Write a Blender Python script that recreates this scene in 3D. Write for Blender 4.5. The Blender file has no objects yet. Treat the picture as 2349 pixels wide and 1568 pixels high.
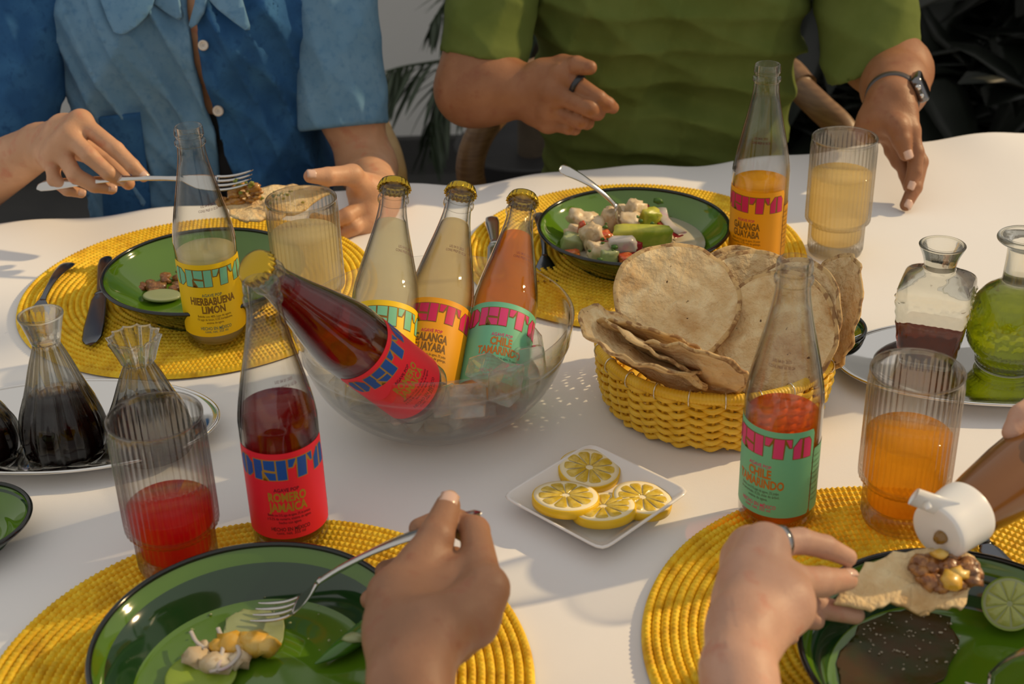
import bpy, math, random
import numpy as np
from mathutils import Vector, Matrix
PI = math.pi
rnd = random.Random(7)
S = bpy.context.scene
COL = S.collection
# ------------------------------------------------------------------ camera, world, sun, exposure
F, PITCH, ROLL, CAMH = 3207.9, 0.49545, -0.029026, 0.6598
fwd = np.array([0, math.cos(PITCH), -math.sin(PITCH)]); up0 = np.array([0, math.sin(PITCH), math.cos(PITCH)]); ri0 = np.array([1., 0, 0])
RI = ri0 * math.cos(ROLL) + up0 * math.sin(ROLL); UP = -ri0 * math.sin(ROLL) + up0 * math.cos(ROLL)
CAM = np.array([0, 0, CAMH])
cd = bpy.data.cameras.new('camera'); cam = bpy.data.objects.new('camera', cd); COL.objects.link(cam)
cd.sensor_width = 36; cd.lens = 36 * F / 2349; cd.clip_start = .05
cam.matrix_world = Matrix([[RI[0], UP[0], -fwd[0], 0], [RI[1], UP[1], -fwd[1], 0], [RI[2], UP[2], -fwd[2], CAMH], [0, 0, 0, 1]])
cd.dof.use_dof = True; cd.dof.focus_distance = 1.26; cd.dof.aperture_fstop = 8.5
S.camera = cam
w = bpy.data.worlds.new('world'); S.world = w; w.use_nodes = True
w.node_tree.nodes['Background'].inputs[0].default_value = (1, .965, .92, 1); w.node_tree.nodes['Background'].inputs[1].default_value = .57
SUN_AZ, SUN_EL = math.radians(18), math.radians(30)
sd = bpy.data.lights.new('sun', 'SUN'); so = bpy.data.objects.new('sun', sd); COL.objects.link(so)
sd.energy = 3.15; sd.color = (1, .73, .40); sd.angle = math.radians(1.3)
SUND = Vector((math.cos(SUN_EL) * math.cos(SUN_AZ), math.cos(SUN_EL) * math.sin(SUN_AZ), math.sin(SUN_EL)))
so.rotation_euler = SUND.to_track_quat('Z', 'Y').to_euler(); so.location = SUND * 6
S.view_settings.view_transform = 'Standard'; S.view_settings.look = 'None'; S.view_settings.exposure = 0; S.view_settings.gamma = 1
S.cycles.transparent_max_bounces = 40; S.cycles.max_bounces = 16; S.cycles.transmission_bounces = 14; S.cycles.sample_clamp_indirect = 4; S.cycles.volume_bounces = 3

def ray(px, py):
    return (px - 1174.5) / F * RI - (py - 784) / F * UP + fwd
def at(px, py, z=0.):            # the point on the height z that the pixel shows
    d = ray(px, py); return CAM + d * (z - CAMH) / d[2]
def atY(px, py, Y):              # the point at the distance Y that the pixel shows
    d = ray(px, py); return CAM + d * Y / d[1]
def atD(px, py, D): return CAM + ray(px, py) * D
def proj(P):
    q = np.asarray(P, float) - CAM
    d = q @ fwd
    return 1174.5 + F * (q @ RI) / d, 784 - F * (q @ UP) / d

# ------------------------------------------------------------------ helpers
def mk(name, V, Fc, mat=None, parent=None, smooth=True, world=False):
    V = np.asarray(V, float)
    if world and parent is not None: V = V - np.array(parent_loc(parent))
    me = bpy.data.meshes.new(name)
    if isinstance(Fc, np.ndarray) and Fc.ndim == 2:
        n = Fc.shape[1]; me.vertices.add(len(V)); me.vertices.foreach_set('co', V.astype(np.float32).ravel())
        me.loops.add(Fc.size); me.loops.foreach_set('vertex_index', Fc.astype(np.int32).ravel())
        me.polygons.add(len(Fc)); me.polygons.foreach_set('loop_start', np.arange(0, Fc.size, n, dtype=np.int32))
        me.update(calc_edges=True); me.validate()
    else:
        me.from_pydata([tuple(v) for v in V], [], [tuple(int(i) for i in f) for f in Fc])
    if smooth: me.polygons.foreach_set('use_smooth', np.ones(len(me.polygons), bool))
    me.update()
    o = bpy.data.objects.new(name, me); COL.objects.link(o)
    if mat: me.materials.append(mat)
    if parent is not None: o.parent = parent
    return o
def parent_loc(p):
    l = Vector((0, 0, 0))
    while p is not None: l = l + p.location; p = p.parent
    return l
def tag(o, label=None, cat=None, group=None, kind=None):
    if label: o['label'] = label
    if cat: o['category'] = cat
    if group: o['group'] = group
    if kind: o['kind'] = kind
    return o
def thing(name, label, cat, loc=(0, 0, 0), rotz=0, group=None):
    o = bpy.data.objects.new(name, None); COL.objects.link(o); o.empty_display_size = .02
    o.location = [float(c) for c in loc]; o.rotation_euler = (0, 0, rotz); return tag(o, label, cat, group)
def struct(name, V, Fc, mat, smooth=False):
    o = mk(name, V, Fc, mat, smooth=smooth); o['kind'] = 'structure'; return o
def copy_tree(o, parent=None):
    c = o.copy(); COL.objects.link(c); c.parent = parent
    for ch in list(o.children): copy_tree(ch, c)
    return c
class MB:                         # collects several shapes into one mesh
    def __init__(s): s.V = []; s.F = []
    def add(s, V, Fc):
        n = len(s.V); s.V += [tuple(v) for v in V]; s.F += [tuple(int(i) + n for i in f) for f in Fc]; return s
    def build(s, name, mat, parent=None, smooth=True, world=False): return mk(name, s.V, s.F, mat, parent, smooth, world)
def gridfaces(nu, nv, cu=False, cv=False):
    i = np.arange(nu if cu else nu - 1); j = np.arange(nv if cv else nv - 1)
    I, J = np.meshgrid(i, j, indexing='ij'); I2 = (I + 1) % nu; J2 = (J + 1) % nv
    return np.stack([I * nv + J, I2 * nv + J, I2 * nv + J2, I * nv + J2], -1).reshape(-1, 4)
def lathe(prof, n=48, rib=None, a0=0., sides=None):
    """prof (r,z) bottom to top along the outside; rib(angle,r,z)->radius factor"""
    prof = np.asarray(prof, float); a = a0 + np.arange(n) * 2 * PI / n
    R = prof[:, 0][None, :] * np.ones((n, 1))
    if rib is not None: R = R * rib(a[:, None], prof[:, 0][None, :], prof[:, 1][None, :])
    V = np.stack([R * np.cos(a)[:, None], R * np.sin(a)[:, None], np.broadcast_to(prof[:, 1], R.shape)], -1).reshape(-1, 3)
    return V, gridfaces(n, len(prof), cu=True)
def smoothprof(pts, n=40):        # Catmull-Rom through (r,z) points
    p = np.asarray(pts, float); p = np.vstack([2 * p[0] - p[1], p, 2 * p[-1] - p[-2]]); out = []
    m = max(2, n // (len(pts) - 1))
    for i in range(1, len(p) - 2):
        for t in np.arange(m) / m:
            a, b, c, d = p[i - 1], p[i], p[i + 1], p[i + 2]
            out.append(.5 * (2 * b + (c - a) * t + (2 * a - 5 * b + 4 * c - d) * t * t + (3 * b - a - 3 * c + d) * t ** 3))
    out.append(p[-2]); return np.array(out)
def frame(d):
    d = np.asarray(d, float); d = d / (np.linalg.norm(d) + 1e-12)
    a = np.array([0, 0, 1.]) if abs(d[2]) < .9 else np.array([1., 0, 0])
    u = np.cross(a, d); u /= np.linalg.norm(u); return u, np.cross(d, u), d
def tube(P, r, n=8, flat=None, cap=True, up=None):
    """sweep; r scalar/list; flat = (list of) ratio of second axis"""
    P = np.asarray(P, float); m = len(P); r = np.broadcast_to(np.asarray(r, float), (m,)); fl = np.broadcast_to(np.asarray(1. if flat is None else flat, float), (m,))
    T = np.gradient(P, axis=0); T /= np.linalg.norm(T, axis=1)[:, None] + 1e-12
    u = np.array(up, float) if up is not None else frame(T[0])[0]
    a = np.arange(n) * 2 * PI / n; V = []
    for i in range(m):
        u = u - T[i] * (u @ T[i]); u /= np.linalg.norm(u) + 1e-12; v = np.cross(T[i], u)
        V.append(P[i] + r[i] * (np.cos(a)[:, None] * u + fl[i] * np.sin(a)[:, None] * v))
    V = np.concatenate(V); Fc = [tuple(f) for f in gridfaces(m, n, cv=True)]
    Fc = [(f[0], f[3], f[2], f[1]) for f in Fc]
    if cap: Fc += [tuple(range(n)), tuple((m - 1) * n + k for k in range(n - 1, -1, -1))]
    return V, Fc
def spline(P, n=24): return np.array(smoothprof(P, n))
def box(cx, cy, cz, sx, sy, sz):
    V = [(cx + x * sx / 2, cy + y * sy / 2, cz + z * sz / 2) for x in (-1, 1) for y in (-1, 1) for z in (-1, 1)]
    return V, [(0, 1, 3, 2), (4, 6, 7, 5), (0, 4, 5, 1), (2, 3, 7, 6), (0, 2, 6, 4), (1, 5, 7, 3)]
def bevel(o, w, seg=2):
    m = o.modifiers.new('b', 'BEVEL'); m.width = w; m.segments = seg; m.limit_method = 'ANGLE'; return o
def wob(P, s, seed=0):            # cheap smooth noise in [-1,1]
    P = np.asarray(P, float) * s; r = np.random.RandomState(seed); out = 0
    for k in range(5):
        w = r.normal(size=3) * (1 + .35 * k); out = out + np.sin(P @ w + r.uniform(0, 6.28) + 1.3 * np.sin(P @ r.normal(size=3) + k))
    return out / 3.2
def blob(c, rad, seed, amp=.25, sub=2, sq=None, sc=3.):
    """irregular lump: displaced icosphere, sq = per-axis exponent towards a box"""
    V, Fc = ICO[sub]; V = V.copy()
    if sq: V = np.sign(V) * np.abs(V) ** sq; V /= np.max(np.abs(V), axis=1)[:, None] ** .5
    V = V * (1 + amp * wob(V, sc, seed))[:, None] * np.asarray(rad)
    return V + np.asarray(c), Fc
import bmesh
ICO = {}
for _s in (1, 2, 3):
    bm = bmesh.new(); bmesh.ops.create_icosphere(bm, subdivisions=_s, radius=1)
    ICO[_s] = (np.array([v.co[:] for v in bm.verts]), [tuple(v.index for v in f.verts) for f in bm.faces]); bm.free()
def rotm(rx, ry, rz): return np.array(Matrix.Rotation(rz, 3, 'Z') @ Matrix.Rotation(ry, 3, 'Y') @ Matrix.Rotation(rx, 3, 'X'))

# ------------------------------------------------------------------ materials
def N(nt, t, **k):
    n = nt.nodes.new(t)
    for a, v in k.items(): setattr(n, a, v)
    return n
def pbr(name, col, rough=.5, metal=0, spec=.5, col2=None, nscale=8., nlo=.4, nhi=.65, bump=None, sss=0, trans=0, coat=0, stretch=None, wave=None, aniso=0, extra=None):
    """col/col2 mixed by object-space noise; bump=(scale,strength,dist)"""
    m = bpy.data.materials.new(name); m.use_nodes = True; nt = m.node_tree; b = nt.nodes['Principled BSDF']; L = nt.links
    b.inputs['Base Color'].default_value = (*col, 1); b.inputs['Roughness'].default_value = rough; b.inputs['Metallic'].default_value = metal
    b.inputs['Specular IOR Level'].default_value = spec
    if sss: b.inputs['Subsurface Weight'].default_value = sss; b.inputs['Subsurface Radius'].default_value = (1, .35, .18); b.inputs['Subsurface Scale'].default_value = .006
    if trans: b.inputs['Transmission Weight'].default_value = trans
    if coat: b.inputs['Coat Weight'].default_value = coat; b.inputs['Coat Roughness'].default_value = .08
    tc = N(nt, 'ShaderNodeTexCoord'); src = tc.outputs['Object']
    if stretch:
        mp = N(nt, 'ShaderNodeMapping'); mp.inputs['Scale'].default_value = stretch; L.new(src, mp.inputs[0]); src = mp.outputs[0]
    last = None
    if col2:
        layers = col2 if isinstance(col2, list) else [(col2, nscale, nlo, nhi)]
        for c, s, lo, hi in layers:
            nz = N(nt, 'ShaderNodeTexNoise'); nz.inputs['Scale'].default_value = s; nz.inputs['Detail'].default_value = 4; L.new(src, nz.inputs['Vector'])
            mr = N(nt, 'ShaderNodeMapRange'); mr.inputs[1].default_value = lo; mr.inputs[2].default_value = hi; L.new(nz.outputs[0], mr.inputs[0])
            mx = N(nt, 'ShaderNodeMix', data_type='RGBA'); L.new(mr.outputs[0], mx.inputs[0])
            if last is None: mx.inputs[6].default_value = (*col, 1)
            else: L.new(last, mx.inputs[6])
            mx.inputs[7].default_value = (*c, 1); last = mx.outputs[2]
        L.new(last, b.inputs['Base Color'])
    if bump:
        bumps = bump if isinstance(bump, list) else [bump]; prev = None
        for s, st, di in bumps:
            nz = N(nt, 'ShaderNodeTexNoise'); nz.inputs['Scale'].default_value = s; nz.inputs['Detail'].default_value = 5; L.new(src, nz.inputs['Vector'])
            bp = N(nt, 'ShaderNodeBump'); bp.inputs['Strength'].default_value = st; bp.inputs['Distance'].default_value = di; L.new(nz.outputs[0], bp.inputs['Height'])
            if prev: L.new(prev, bp.inputs['Normal'])
            prev = bp.outputs[0]
        L.new(prev, b.inputs['Normal'])
    return m
def schlick(nt, lw, gloss):
    p = N(nt, 'ShaderNodeMath', operation='POWER'); p.inputs[1].default_value = 4.; nt.links.new(lw.outputs['Facing'], p.inputs[0])
    m = N(nt, 'ShaderNodeMath', operation='MULTIPLY_ADD'); m.inputs[1].default_value = .85 * gloss; m.inputs[2].default_value = .020 * gloss; m.use_clamp = True
    nt.links.new(p.outputs[0], m.inputs[0]); return m
def thin_glass(name, tint=(.97, .98, .97), edge=(.45, .48, .44), rough=.02, power=2.6, gloss=1., refr=0.):
    """wall of clear glass: passes light straight through, tinted along the longer path at its edges, with a Fresnel reflection"""
    m = bpy.data.materials.new(name); m.use_nodes = True; nt = m.node_tree; L = nt.links; nt.nodes.clear()
    out = N(nt, 'ShaderNodeOutputMaterial'); tr = N(nt, 'ShaderNodeBsdfTransparent'); gl = N(nt, 'ShaderNodeBsdfGlossy'); gl.inputs['Roughness'].default_value = rough
    lw = N(nt, 'ShaderNodeLayerWeight'); lw.inputs['Blend'].default_value = .5
    pw = N(nt, 'ShaderNodeMath', operation='POWER'); pw.inputs[1].default_value = power; L.new(lw.outputs['Facing'], pw.inputs[0])
    mx = N(nt, 'ShaderNodeMix', data_type='RGBA'); mx.inputs[6].default_value = (*tint, 1); mx.inputs[7].default_value = (*edge, 1); L.new(pw.outputs[0], mx.inputs[0]); L.new(mx.outputs[2], tr.inputs[0])
    fm = schlick(nt, lw, gloss)
    ms = N(nt, 'ShaderNodeMixShader'); L.new(fm.outputs[0], ms.inputs[0]); L.new(tr.outputs[0], ms.inputs[1]); L.new(gl.outputs[0], ms.inputs[2])
    last = ms.outputs[0]
    if refr:
        g = N(nt, 'ShaderNodeBsdfGlass'); g.inputs['IOR'].default_value = 1.45; g.inputs['Roughness'].default_value = 0; g.inputs['Color'].default_value = (*tint, 1)
        m2 = N(nt, 'ShaderNodeMixShader'); m2.inputs[0].default_value = refr; L.new(last, m2.inputs[1]); L.new(g.outputs[0], m2.inputs[2]); last = m2.outputs[0]
    L.new(last, out.inputs[0]); return m
def liquid(name, tint, body, cloud, gloss=.7):
    """drink: tinted clear share plus a cloudy share that scatters light"""
    m = bpy.data.materials.new(name); m.use_nodes = True; nt = m.node_tree; L = nt.links; nt.nodes.clear()
    out = N(nt, 'ShaderNodeOutputMaterial'); tr = N(nt, 'ShaderNodeBsdfTransparent'); tr.inputs[0].default_value = (*tint, 1)
    df = N(nt, 'ShaderNodeBsdfDiffuse'); df.inputs[0].default_value = (*body, 1); tl = N(nt, 'ShaderNodeBsdfTranslucent'); tl.inputs[0].default_value = (*body, 1)
    a = N(nt, 'ShaderNodeMixShader'); a.inputs[0].default_value = .62; L.new(df.outputs[0], a.inputs[1]); L.new(tl.outputs[0], a.inputs[2])
    b = N(nt, 'ShaderNodeMixShader'); b.inputs[0].default_value = cloud; L.new(tr.outputs[0], b.inputs[1]); L.new(a.outputs[0], b.inputs[2])
    gl = N(nt, 'ShaderNodeBsdfGlossy'); gl.inputs['Roughness'].default_value = .04; lw = N(nt, 'ShaderNodeLayerWeight'); lw.inputs['Blend'].default_value = .5; fm = schlick(nt, lw, gloss)
    c = N(nt, 'ShaderNodeMixShader'); L.new(fm.outputs[0], c.inputs[0]); L.new(b.outputs[0], c.inputs[1]); L.new(gl.outputs[0], c.inputs[2]); L.new(c.outputs[0], out.inputs[0]); return m
def s2l(r, g, b): return tuple(((c / 255) / 12.92 if c <= 10 else ((c / 255 + .055) / 1.055) ** 2.4) for c in (r, g, b))
M = {}
M['cloth'] = pbr('white_linen', (.80, .79, .78), .9, spec=.2, bump=[(900, .12, .0005), (9, .25, .004)])
M['wall'] = pbr('grey_plaster', (.62, .62, .60), .9, spec=.2, col2=(.55, .55, .53), nscale=1.5, bump=(60, .2, .002))
M['floor'] = pbr('dark_floor', (.035, .035, .035), .8, col2=(.05, .048, .045), nscale=4)
M['mat'] = pbr('yellow_braid', (.82, .50, .010), .55, spec=.35, col2=[((.90, .62, .03), 150, .45, .6), ((.62, .34, .006), 45, .52, .7)], bump=(900, .5, .0006))
M['green'] = pbr('green_enamel', (.085, .185, .008), .07, spec=.6, coat=.4)
M['green_out'] = pbr('dark_green_enamel', (.012, .045, .012), .08, spec=.6, coat=.4)
M['black'] = pbr('black_enamel', (.006, .008, .007), .12, spec=.6)
M['steel'] = pbr('steel', (.62, .60, .57), .16, 1, bump=(60, .03, .001))
M['dark_steel'] = pbr('dark_steel', (.16, .17, .19), .22, 1)
M['silver'] = pbr('polished_tray', (.78, .76, .73), .09, 1, bump=(14, .06, .003))
M['white_china'] = pbr('white_china', (.82, .80, .78), .12, spec=.5, coat=.3)
M['gold'] = pbr('gold_cap', (.55, .36, .035), .25, 1, bump=(300, .1, .0005))
M['glass'] = thin_glass('bottle_glass', tint=(.985, .99, .985), edge=(.20, .19, .15), power=2.3, gloss=1.8)
M['inner'] = thin_glass('inner_wall', tint=(.985, .985, .98), edge=(.6, .58, .54), power=2.5)
M['tumbler'] = thin_glass('tumbler_glass', tint=(.95, .95, .94), edge=(.32, .27, .22), power=1.7, gloss=1.4, refr=.22)
M['bowl_glass'] = thin_glass('bowl_glass', tint=(.985, .985, .975), edge=(.50, .48, .40), power=5., gloss=1.6, refr=.08)
M['carafe_glass'] = thin_glass('carafe_glass', tint=(.97, .97, .94), edge=(.20, .18, .08), power=2.2, gloss=1.6, refr=.55)
M['cut_glass'] = thin_glass('cut_glass', tint=(.95, .95, .90), edge=(.10, .085, .03), power=1.25, gloss=2.2, refr=.75)
M['ice'] = thin_glass('ice', tint=(.97, .975, .975), edge=(.80, .80, .78), rough=.05, power=1.8, gloss=2.4, refr=.25)
def frosted(m, share, col):      # adds a cloudy scattering share to a clear material
    nt = m.node_tree; L = nt.links; out = [n for n in nt.nodes if n.type == 'OUTPUT_MATERIAL'][0]; src = out.inputs[0].links[0].from_socket
    d = N(nt, 'ShaderNodeBsdfDiffuse'); t = N(nt, 'ShaderNodeBsdfTranslucent'); a = N(nt, 'ShaderNodeMixShader'); d.inputs[0].default_value = t.inputs[0].default_value = (*col, 1); L.new(d.outputs[0], a.inputs[1]); L.new(t.outputs[0], a.inputs[2])
    b = N(nt, 'ShaderNodeMixShader'); b.inputs[0].default_value = share; L.new(src, b.inputs[1]); L.new(a.outputs[0], b.inputs[2]); L.new(b.outputs[0], out.inputs[0])
frosted(M['ice'], .07, (1, .98, .94))
M['lemonade'] = liquid('cloudy_lemonade', (1, .97, .84), (1., .90, .58), .55, .4)
M['peach'] = liquid('pale_peach_drink', (1, .93, .70), (1., .81, .42), .55, .4)
M['guava'] = liquid('orange_guava_drink', (1, .72, .16), (1., .60, .05), .58, .4)
M['amber'] = liquid('amber_drink', (1, .60, .04), (1., .44, .0), .48, .3)
M['amber_clear'] = liquid('amber_tumbler', (1, .70, .20), (1., .52, .04), .40, .4)
M['tamarind'] = liquid('tamarind_drink', (.90, .38, .08), (.85, .24, .02), .30)
M['hibiscus'] = liquid('hibiscus_drink', (.46, .03, .03), (.45, .008, .012), .32)
M['hibiscus_light'] = liquid('hibiscus_tumbler', (.93, .06, .08), (1., .02, .04), .40)
M['soy'] = liquid('dark_sauce', (.07, .018, .008), (.03, .008, .004), .4)
M['sauce'] = liquid('brown_vinegar', (.40, .15, .015), (.10, .035, .004), .12, .4)
M['oil'] = liquid('green_oil', (.66, .72, .08), (.40, .46, .04), .14)
M['water'] = thin_glass('ice_water', tint=(.98, .975, .95), edge=(.85, .83, .76), power=2.5)
def lab(n, c): M[n] = pbr(n, c, .45, spec=.35)
lab('lab_yellow', s2l(238, 196, 10)); lab('lab_orange', s2l(232, 158, 8)); lab('lab_green', s2l(112, 186, 146)); lab('lab_red', s2l(232, 34, 54))
lab('ink_mint', s2l(120, 190, 150)); lab('ink_pink', s2l(200, 30, 84)); lab('ink_rose', s2l(214, 62, 118)); lab('ink_blue', s2l(24, 78, 160))
lab('ink_line', s2l(130, 92, 20)); lab('ink_gold', s2l(170, 128, 40)); lab('ink_brown', s2l(120, 84, 24)); lab('ink_dark', s2l(90, 20, 40)); lab('ink_orange', s2l(190, 110, 30)); lab('ink_grey', s2l(90, 110, 90))

# ------------------------------------------------------------------ setting: floor, wall, table
FZ = -.75
struct('floor', *box(.4, 1.2, FZ - .05, 9, 7, .1), M['floor'])
struct('wall_back', *box(.4, 3.72, FZ + 1.15, 9, .2, 2.3), M['wall'])
TA = math.atan2(.195, 1.301); TU = np.array([math.cos(TA), math.sin(TA)]); TV = np.array([math.sin(TA), -math.cos(TA)]); TO = np.array([.0375, 1.6595])
def tpt(u, v, z): p = TO + TU * u + TV * v; return (p[0], p[1], z)
def build_table():
    tb = thing('dining_table', 'long table hidden under the white tablecloth', 'table', (*tpt(.1, .75, 0)[:2], FZ), TA)
    top = mk('table_top', *box(0, 0, .725, 2.3, 1.36, .03), mat=pbr('table_wood', (.2, .1, .05)), parent=tb, smooth=False)
    for sx in (-1, 1):
        for sy in (-1, 1): mk('leg', *box(sx * 1.05, sy * .6, .355, .06, .06, .71), mat=top.data.materials[0], parent=tb, smooth=False)
    us = np.linspace(-1.1, 1.3, 300); vs = np.concatenate([np.linspace(0, .14, 45), np.linspace(.14, 1.5, 150)[1:]])
    rows = []
    for v in (-.012,): pass
    # drape profile at the far edge, then the flat top, then the near drape
    ss = [(-.02 - .004 * k, -.03 * k - .02) for k in range(11, 0, -1)] + [(-.018, -.010), (-.013, -.004), (-.006, -.0012)]
    prof = ss + [(v, 0.) for v in vs] + [(1.506, -.0015), (1.514, -.006), (1.518, -.02)] + [(1.52, -.03 * k - .02) for k in range(1, 11)]
    P = np.array([[(u, v, z) for v, z in prof] for u in us])
    U, Vv, Z = P[..., 0], P[..., 1], P[..., 2]
    edge = np.exp(-np.clip(Vv, 0, 9) / .07)
    wv = .0042 * np.sin(U * 15 + 1.3 * np.sin(U * 7)) + .0025 * np.sin(U * 41 + 2)
    Z = Z + edge * wv * (Vv > -.05) + .0012 * edge - .0009
    r = np.clip((Vv) / .15, 0, 1) * np.clip((1.5 - Vv) / .1, 0, 1)
    Z = Z - .0006 * r * (1 + np.sin(U * 9 + Vv * 17 + 2 * np.sin(Vv * 6)) * np.sin(U * 5 - Vv * 11))
    drop = np.clip(-Z / .3, 0, 1); side = np.where(Vv < .5, -1, 1)
    Vv = Vv + side * drop * (.02 + .02 * np.sin(U * 22 + np.sin(U * 9)))
    W = np.stack([TO[0] + TU[0] * U + TV[0] * Vv, TO[1] + TU[1] * U + TV[1] * Vv, Z], -1).reshape(-1, 3)
    Fc = gridfaces(len(us), len(prof))[:, ::-1]
    return tag(mk('tablecloth', W, Fc, M['cloth']), 'white linen tablecloth covering the whole table', 'tablecloth')
build_table()

# ------------------------------------------------------------------ placemats
PMR, MT = .19, .0062
ring_cache = []
def make_rings():
    nring = 29; w = PMR / nring
    for k in range(nring):
        r0 = k * w; rc = r0 + w / 2; edge = (k >= nring - 1)
        ph = 2 * PI * rc / .0046; n = max(24, int(round(ph)) * 6)
        nb = max(3, round(ph)); a = np.arange(n) * 2 * PI / n
        ts = np.array([0, .12, .3, .5, .7, .88, 1.]) if k else np.array([0.001, .3, .5, .7, .88, .95, 1.])
        V = []
        for t in ts:
            h = MT * (.42 + .58 * math.sin(PI * min(max(t, .0), 1.)) ** .5)
            tw = .0010 * np.sin(nb * a + abs(t - .5) * 7) * (math.sin(PI * min(1., max(0., t))) ** .6)
            V.append(np.stack([(r0 + t * w) * np.cos(a), (r0 + t * w) * np.sin(a), h - .0008 + tw], -1))
        if edge:
            V.append(np.stack([(PMR + .0006) * np.cos(a), (PMR + .0006) * np.sin(a), np.full(n, .0004)], -1))
        V = np.stack(V, 1).reshape(-1, 3)
        m = len(ts) + (1 if edge else 0)
        ring_cache.append((V, gridfaces(n, m, cu=True)))
make_rings()
ring_mesh = []
def placemat(c, label, rz=0):
    t = thing('placemat', label, 'placemat', (c[0], c[1], 0), rz, 'round yellow placemats')
    for k, (V, Fc) in enumerate(ring_cache):
        if len(ring_mesh) <= k:
            o = mk('braided_ring', V, Fc, M['mat'], t); ring_mesh.append(o.data)
        else:
            o = bpy.data.objects.new('braided_ring', ring_mesh[k]); COL.objects.link(o); o.parent = t
    return t
PM = {1: (-.334, 1.356), 2: (.140, 1.4255), 3: (-.1814, .735), 4: (.2757, .758)}
placemat(PM[1], 'round yellow braided placemat under the green bowl before the blue shirt', .3)
placemat(PM[2], 'round yellow braided placemat under the bowl of fish salad', 1.2)
placemat(PM[3], 'round yellow braided placemat under the red drink and front left plate', 2.1)
placemat(PM[4], 'round yellow braided placemat under the amber drink and front right plate', .9)

# ------------------------------------------------------------------ green enamel bowls
def enamel_bowl(c, R, H, z0, name, label, fl=.62, group=None):
    t = thing(name, label, 'bowl', (c[0], c[1], z0), 0, group)
    b = fl * R
    inner = smoothprof([(0.0001, .0035), (b * .6, .0035), (b * .92, .0042), (b * 1.1, .009), (R * .9, H * .72), (R * .965, H * .93), (R * .985, H)], 48)
    outer = smoothprof([(R * .985, H - .001), (R * .95, H * .86), (R * .86, H * .60), (b * 1.04, .004), (b * .96, 0), (b * .5, .0006), (0.0001, .0006)], 42)
    mk('inside', *lathe(inner[::-1], 96), mat=M['green'], parent=t); mk('outside', *lathe(outer[::-1], 96), mat=M['green_out'], parent=t)
    a = np.linspace(0, 2 * PI, 9)[:-1]; rr = .0021
    prof = [(R * .985 + rr * math.cos(x), H + rr * math.sin(x)) for x in np.append(a, a[0])]
    mk('rim', *lathe(prof, 96), mat=M['black'], parent=t); return t
PR, PH = .1045, .039
p1 = at(237, 622, .045); P1C = (p1[0] + PR, p1[1] - .002)
P2C = (.136, 1.398); P3C = (-.181, .731)
l4, t4 = at(1829, 1474, .045), at(2130, 1260, .045); P4C = (l4[0] + .107, t4[1] - .107)
G_B = 'green enamel plates with black rims'
enamel_bowl(P1C, PR, PH, MT, 'enamel_plate', 'green black-rimmed bowl with scraps of meat before the blue shirt', group=G_B)
enamel_bowl(P2C, PR, PH, MT, 'enamel_plate', 'green black-rimmed bowl filled with fish and avocado salad', group=G_B)
enamel_bowl(P3C, PR + .002, PH, MT, 'enamel_plate', 'green black-rimmed plate with fork and leftovers at front left', group=G_B, fl=.72)
enamel_bowl(P4C, PR + .003, PH, MT, 'enamel_plate', 'green black-rimmed plate with lime half at front right', group=G_B, fl=.75)
c = at(-84, 1196, .02); enamel_bowl(c, .052, .022, 0, 'small_bowl', 'small green black-rimmed dish cut by the left edge of the photo')
c = at(1884, 752, .018); enamel_bowl(c, .042, .02, 0, 'small_bowl', 'small green black-rimmed dish peeking out behind the tostadas')

# ------------------------------------------------------------------ lettering
_txt = {}
def text2d(s, size, bold=0.):
    k = (s, size, bold)
    if k not in _txt:
        cu = bpy.data.curves.new('t', 'FONT'); cu.body = s; cu.size = size; cu.align_x = 'CENTER'; cu.offset = bold; cu.resolution_u = 2
        o = bpy.data.objects.new('t', cu); COL.objects.link(o); dg = bpy.context.evaluated_depsgraph_get(); dg.update()
        me = o.evaluated_get(dg).to_mesh()
        V = np.array([v.co[:] for v in me.vertices]) if len(me.vertices) else np.zeros((0, 3)); Fc = [tuple(p.vertices) for p in me.polygons]
        o.evaluated_get(dg).to_mesh_clear(); bpy.data.objects.remove(o); bpy.data.curves.remove(cu); _txt[k] = (V, Fc)
    return _txt[k]
LET = {'O': (.86, [[(0, .24), (.2, 0), (.37, 0), (.37, 1), (.2, 1), (0, .76)], [(.47, 0), (.62, 0), (.86, .26), (.86, .74), (.62, 1), (.47, 1)]], [(-.0, .22), (.2, 0), (.62, 0), (.86, .24), (.86, .76), (.62, 1), (.2, 1), (0, .78)]),
       'R': (1.0, [[(0, 0), (.37, 0), (.37, .42), (.42, .5), (.42, .62), (.40, 1), (0, 1)], [(.49, .53), (.99, .47), (1., 1), (.49, 1)], [(.46, .40), (1., .36), (1., 0), (.70, 0)]], [(0, 0), (.38, 0), (.44, .3), (.66, 0), (1, 0), (1, 1), (0, 1)]),
       'I': (.42, [[(0, 0), (.42, 0), (.42, 1), (0, 1)]], [(0, 0), (.42, 0), (.42, 1), (0, 1)]),
       'T': (1.18, [[(0, 1), (.36, 1), (.18, .60), (0, .60)], [(.42, 1), (.86, 1), (.82, 0), (.38, 0)], [(.92, 1), (1.18, 1), (1.18, .60), (1.10, .60)]], [(0, 1), (1.18, 1), (1.18, .58), (1.08, .58), (.88, .86), (.82, 0), (.38, 0), (.38, .86), (.2, .58), (0, .58)]),
       'A': (.85, [[(0, 0), (.34, 0), (.37, 1), (.27, 1), (0, .6)], [(.47, 0), (.85, 0), (.85, .78), (.72, 1), (.47, 1)]], [(0, 0), (.85, 0), (.85, .78), (.72, 1), (.27, 1), (0, .6)])}
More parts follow.
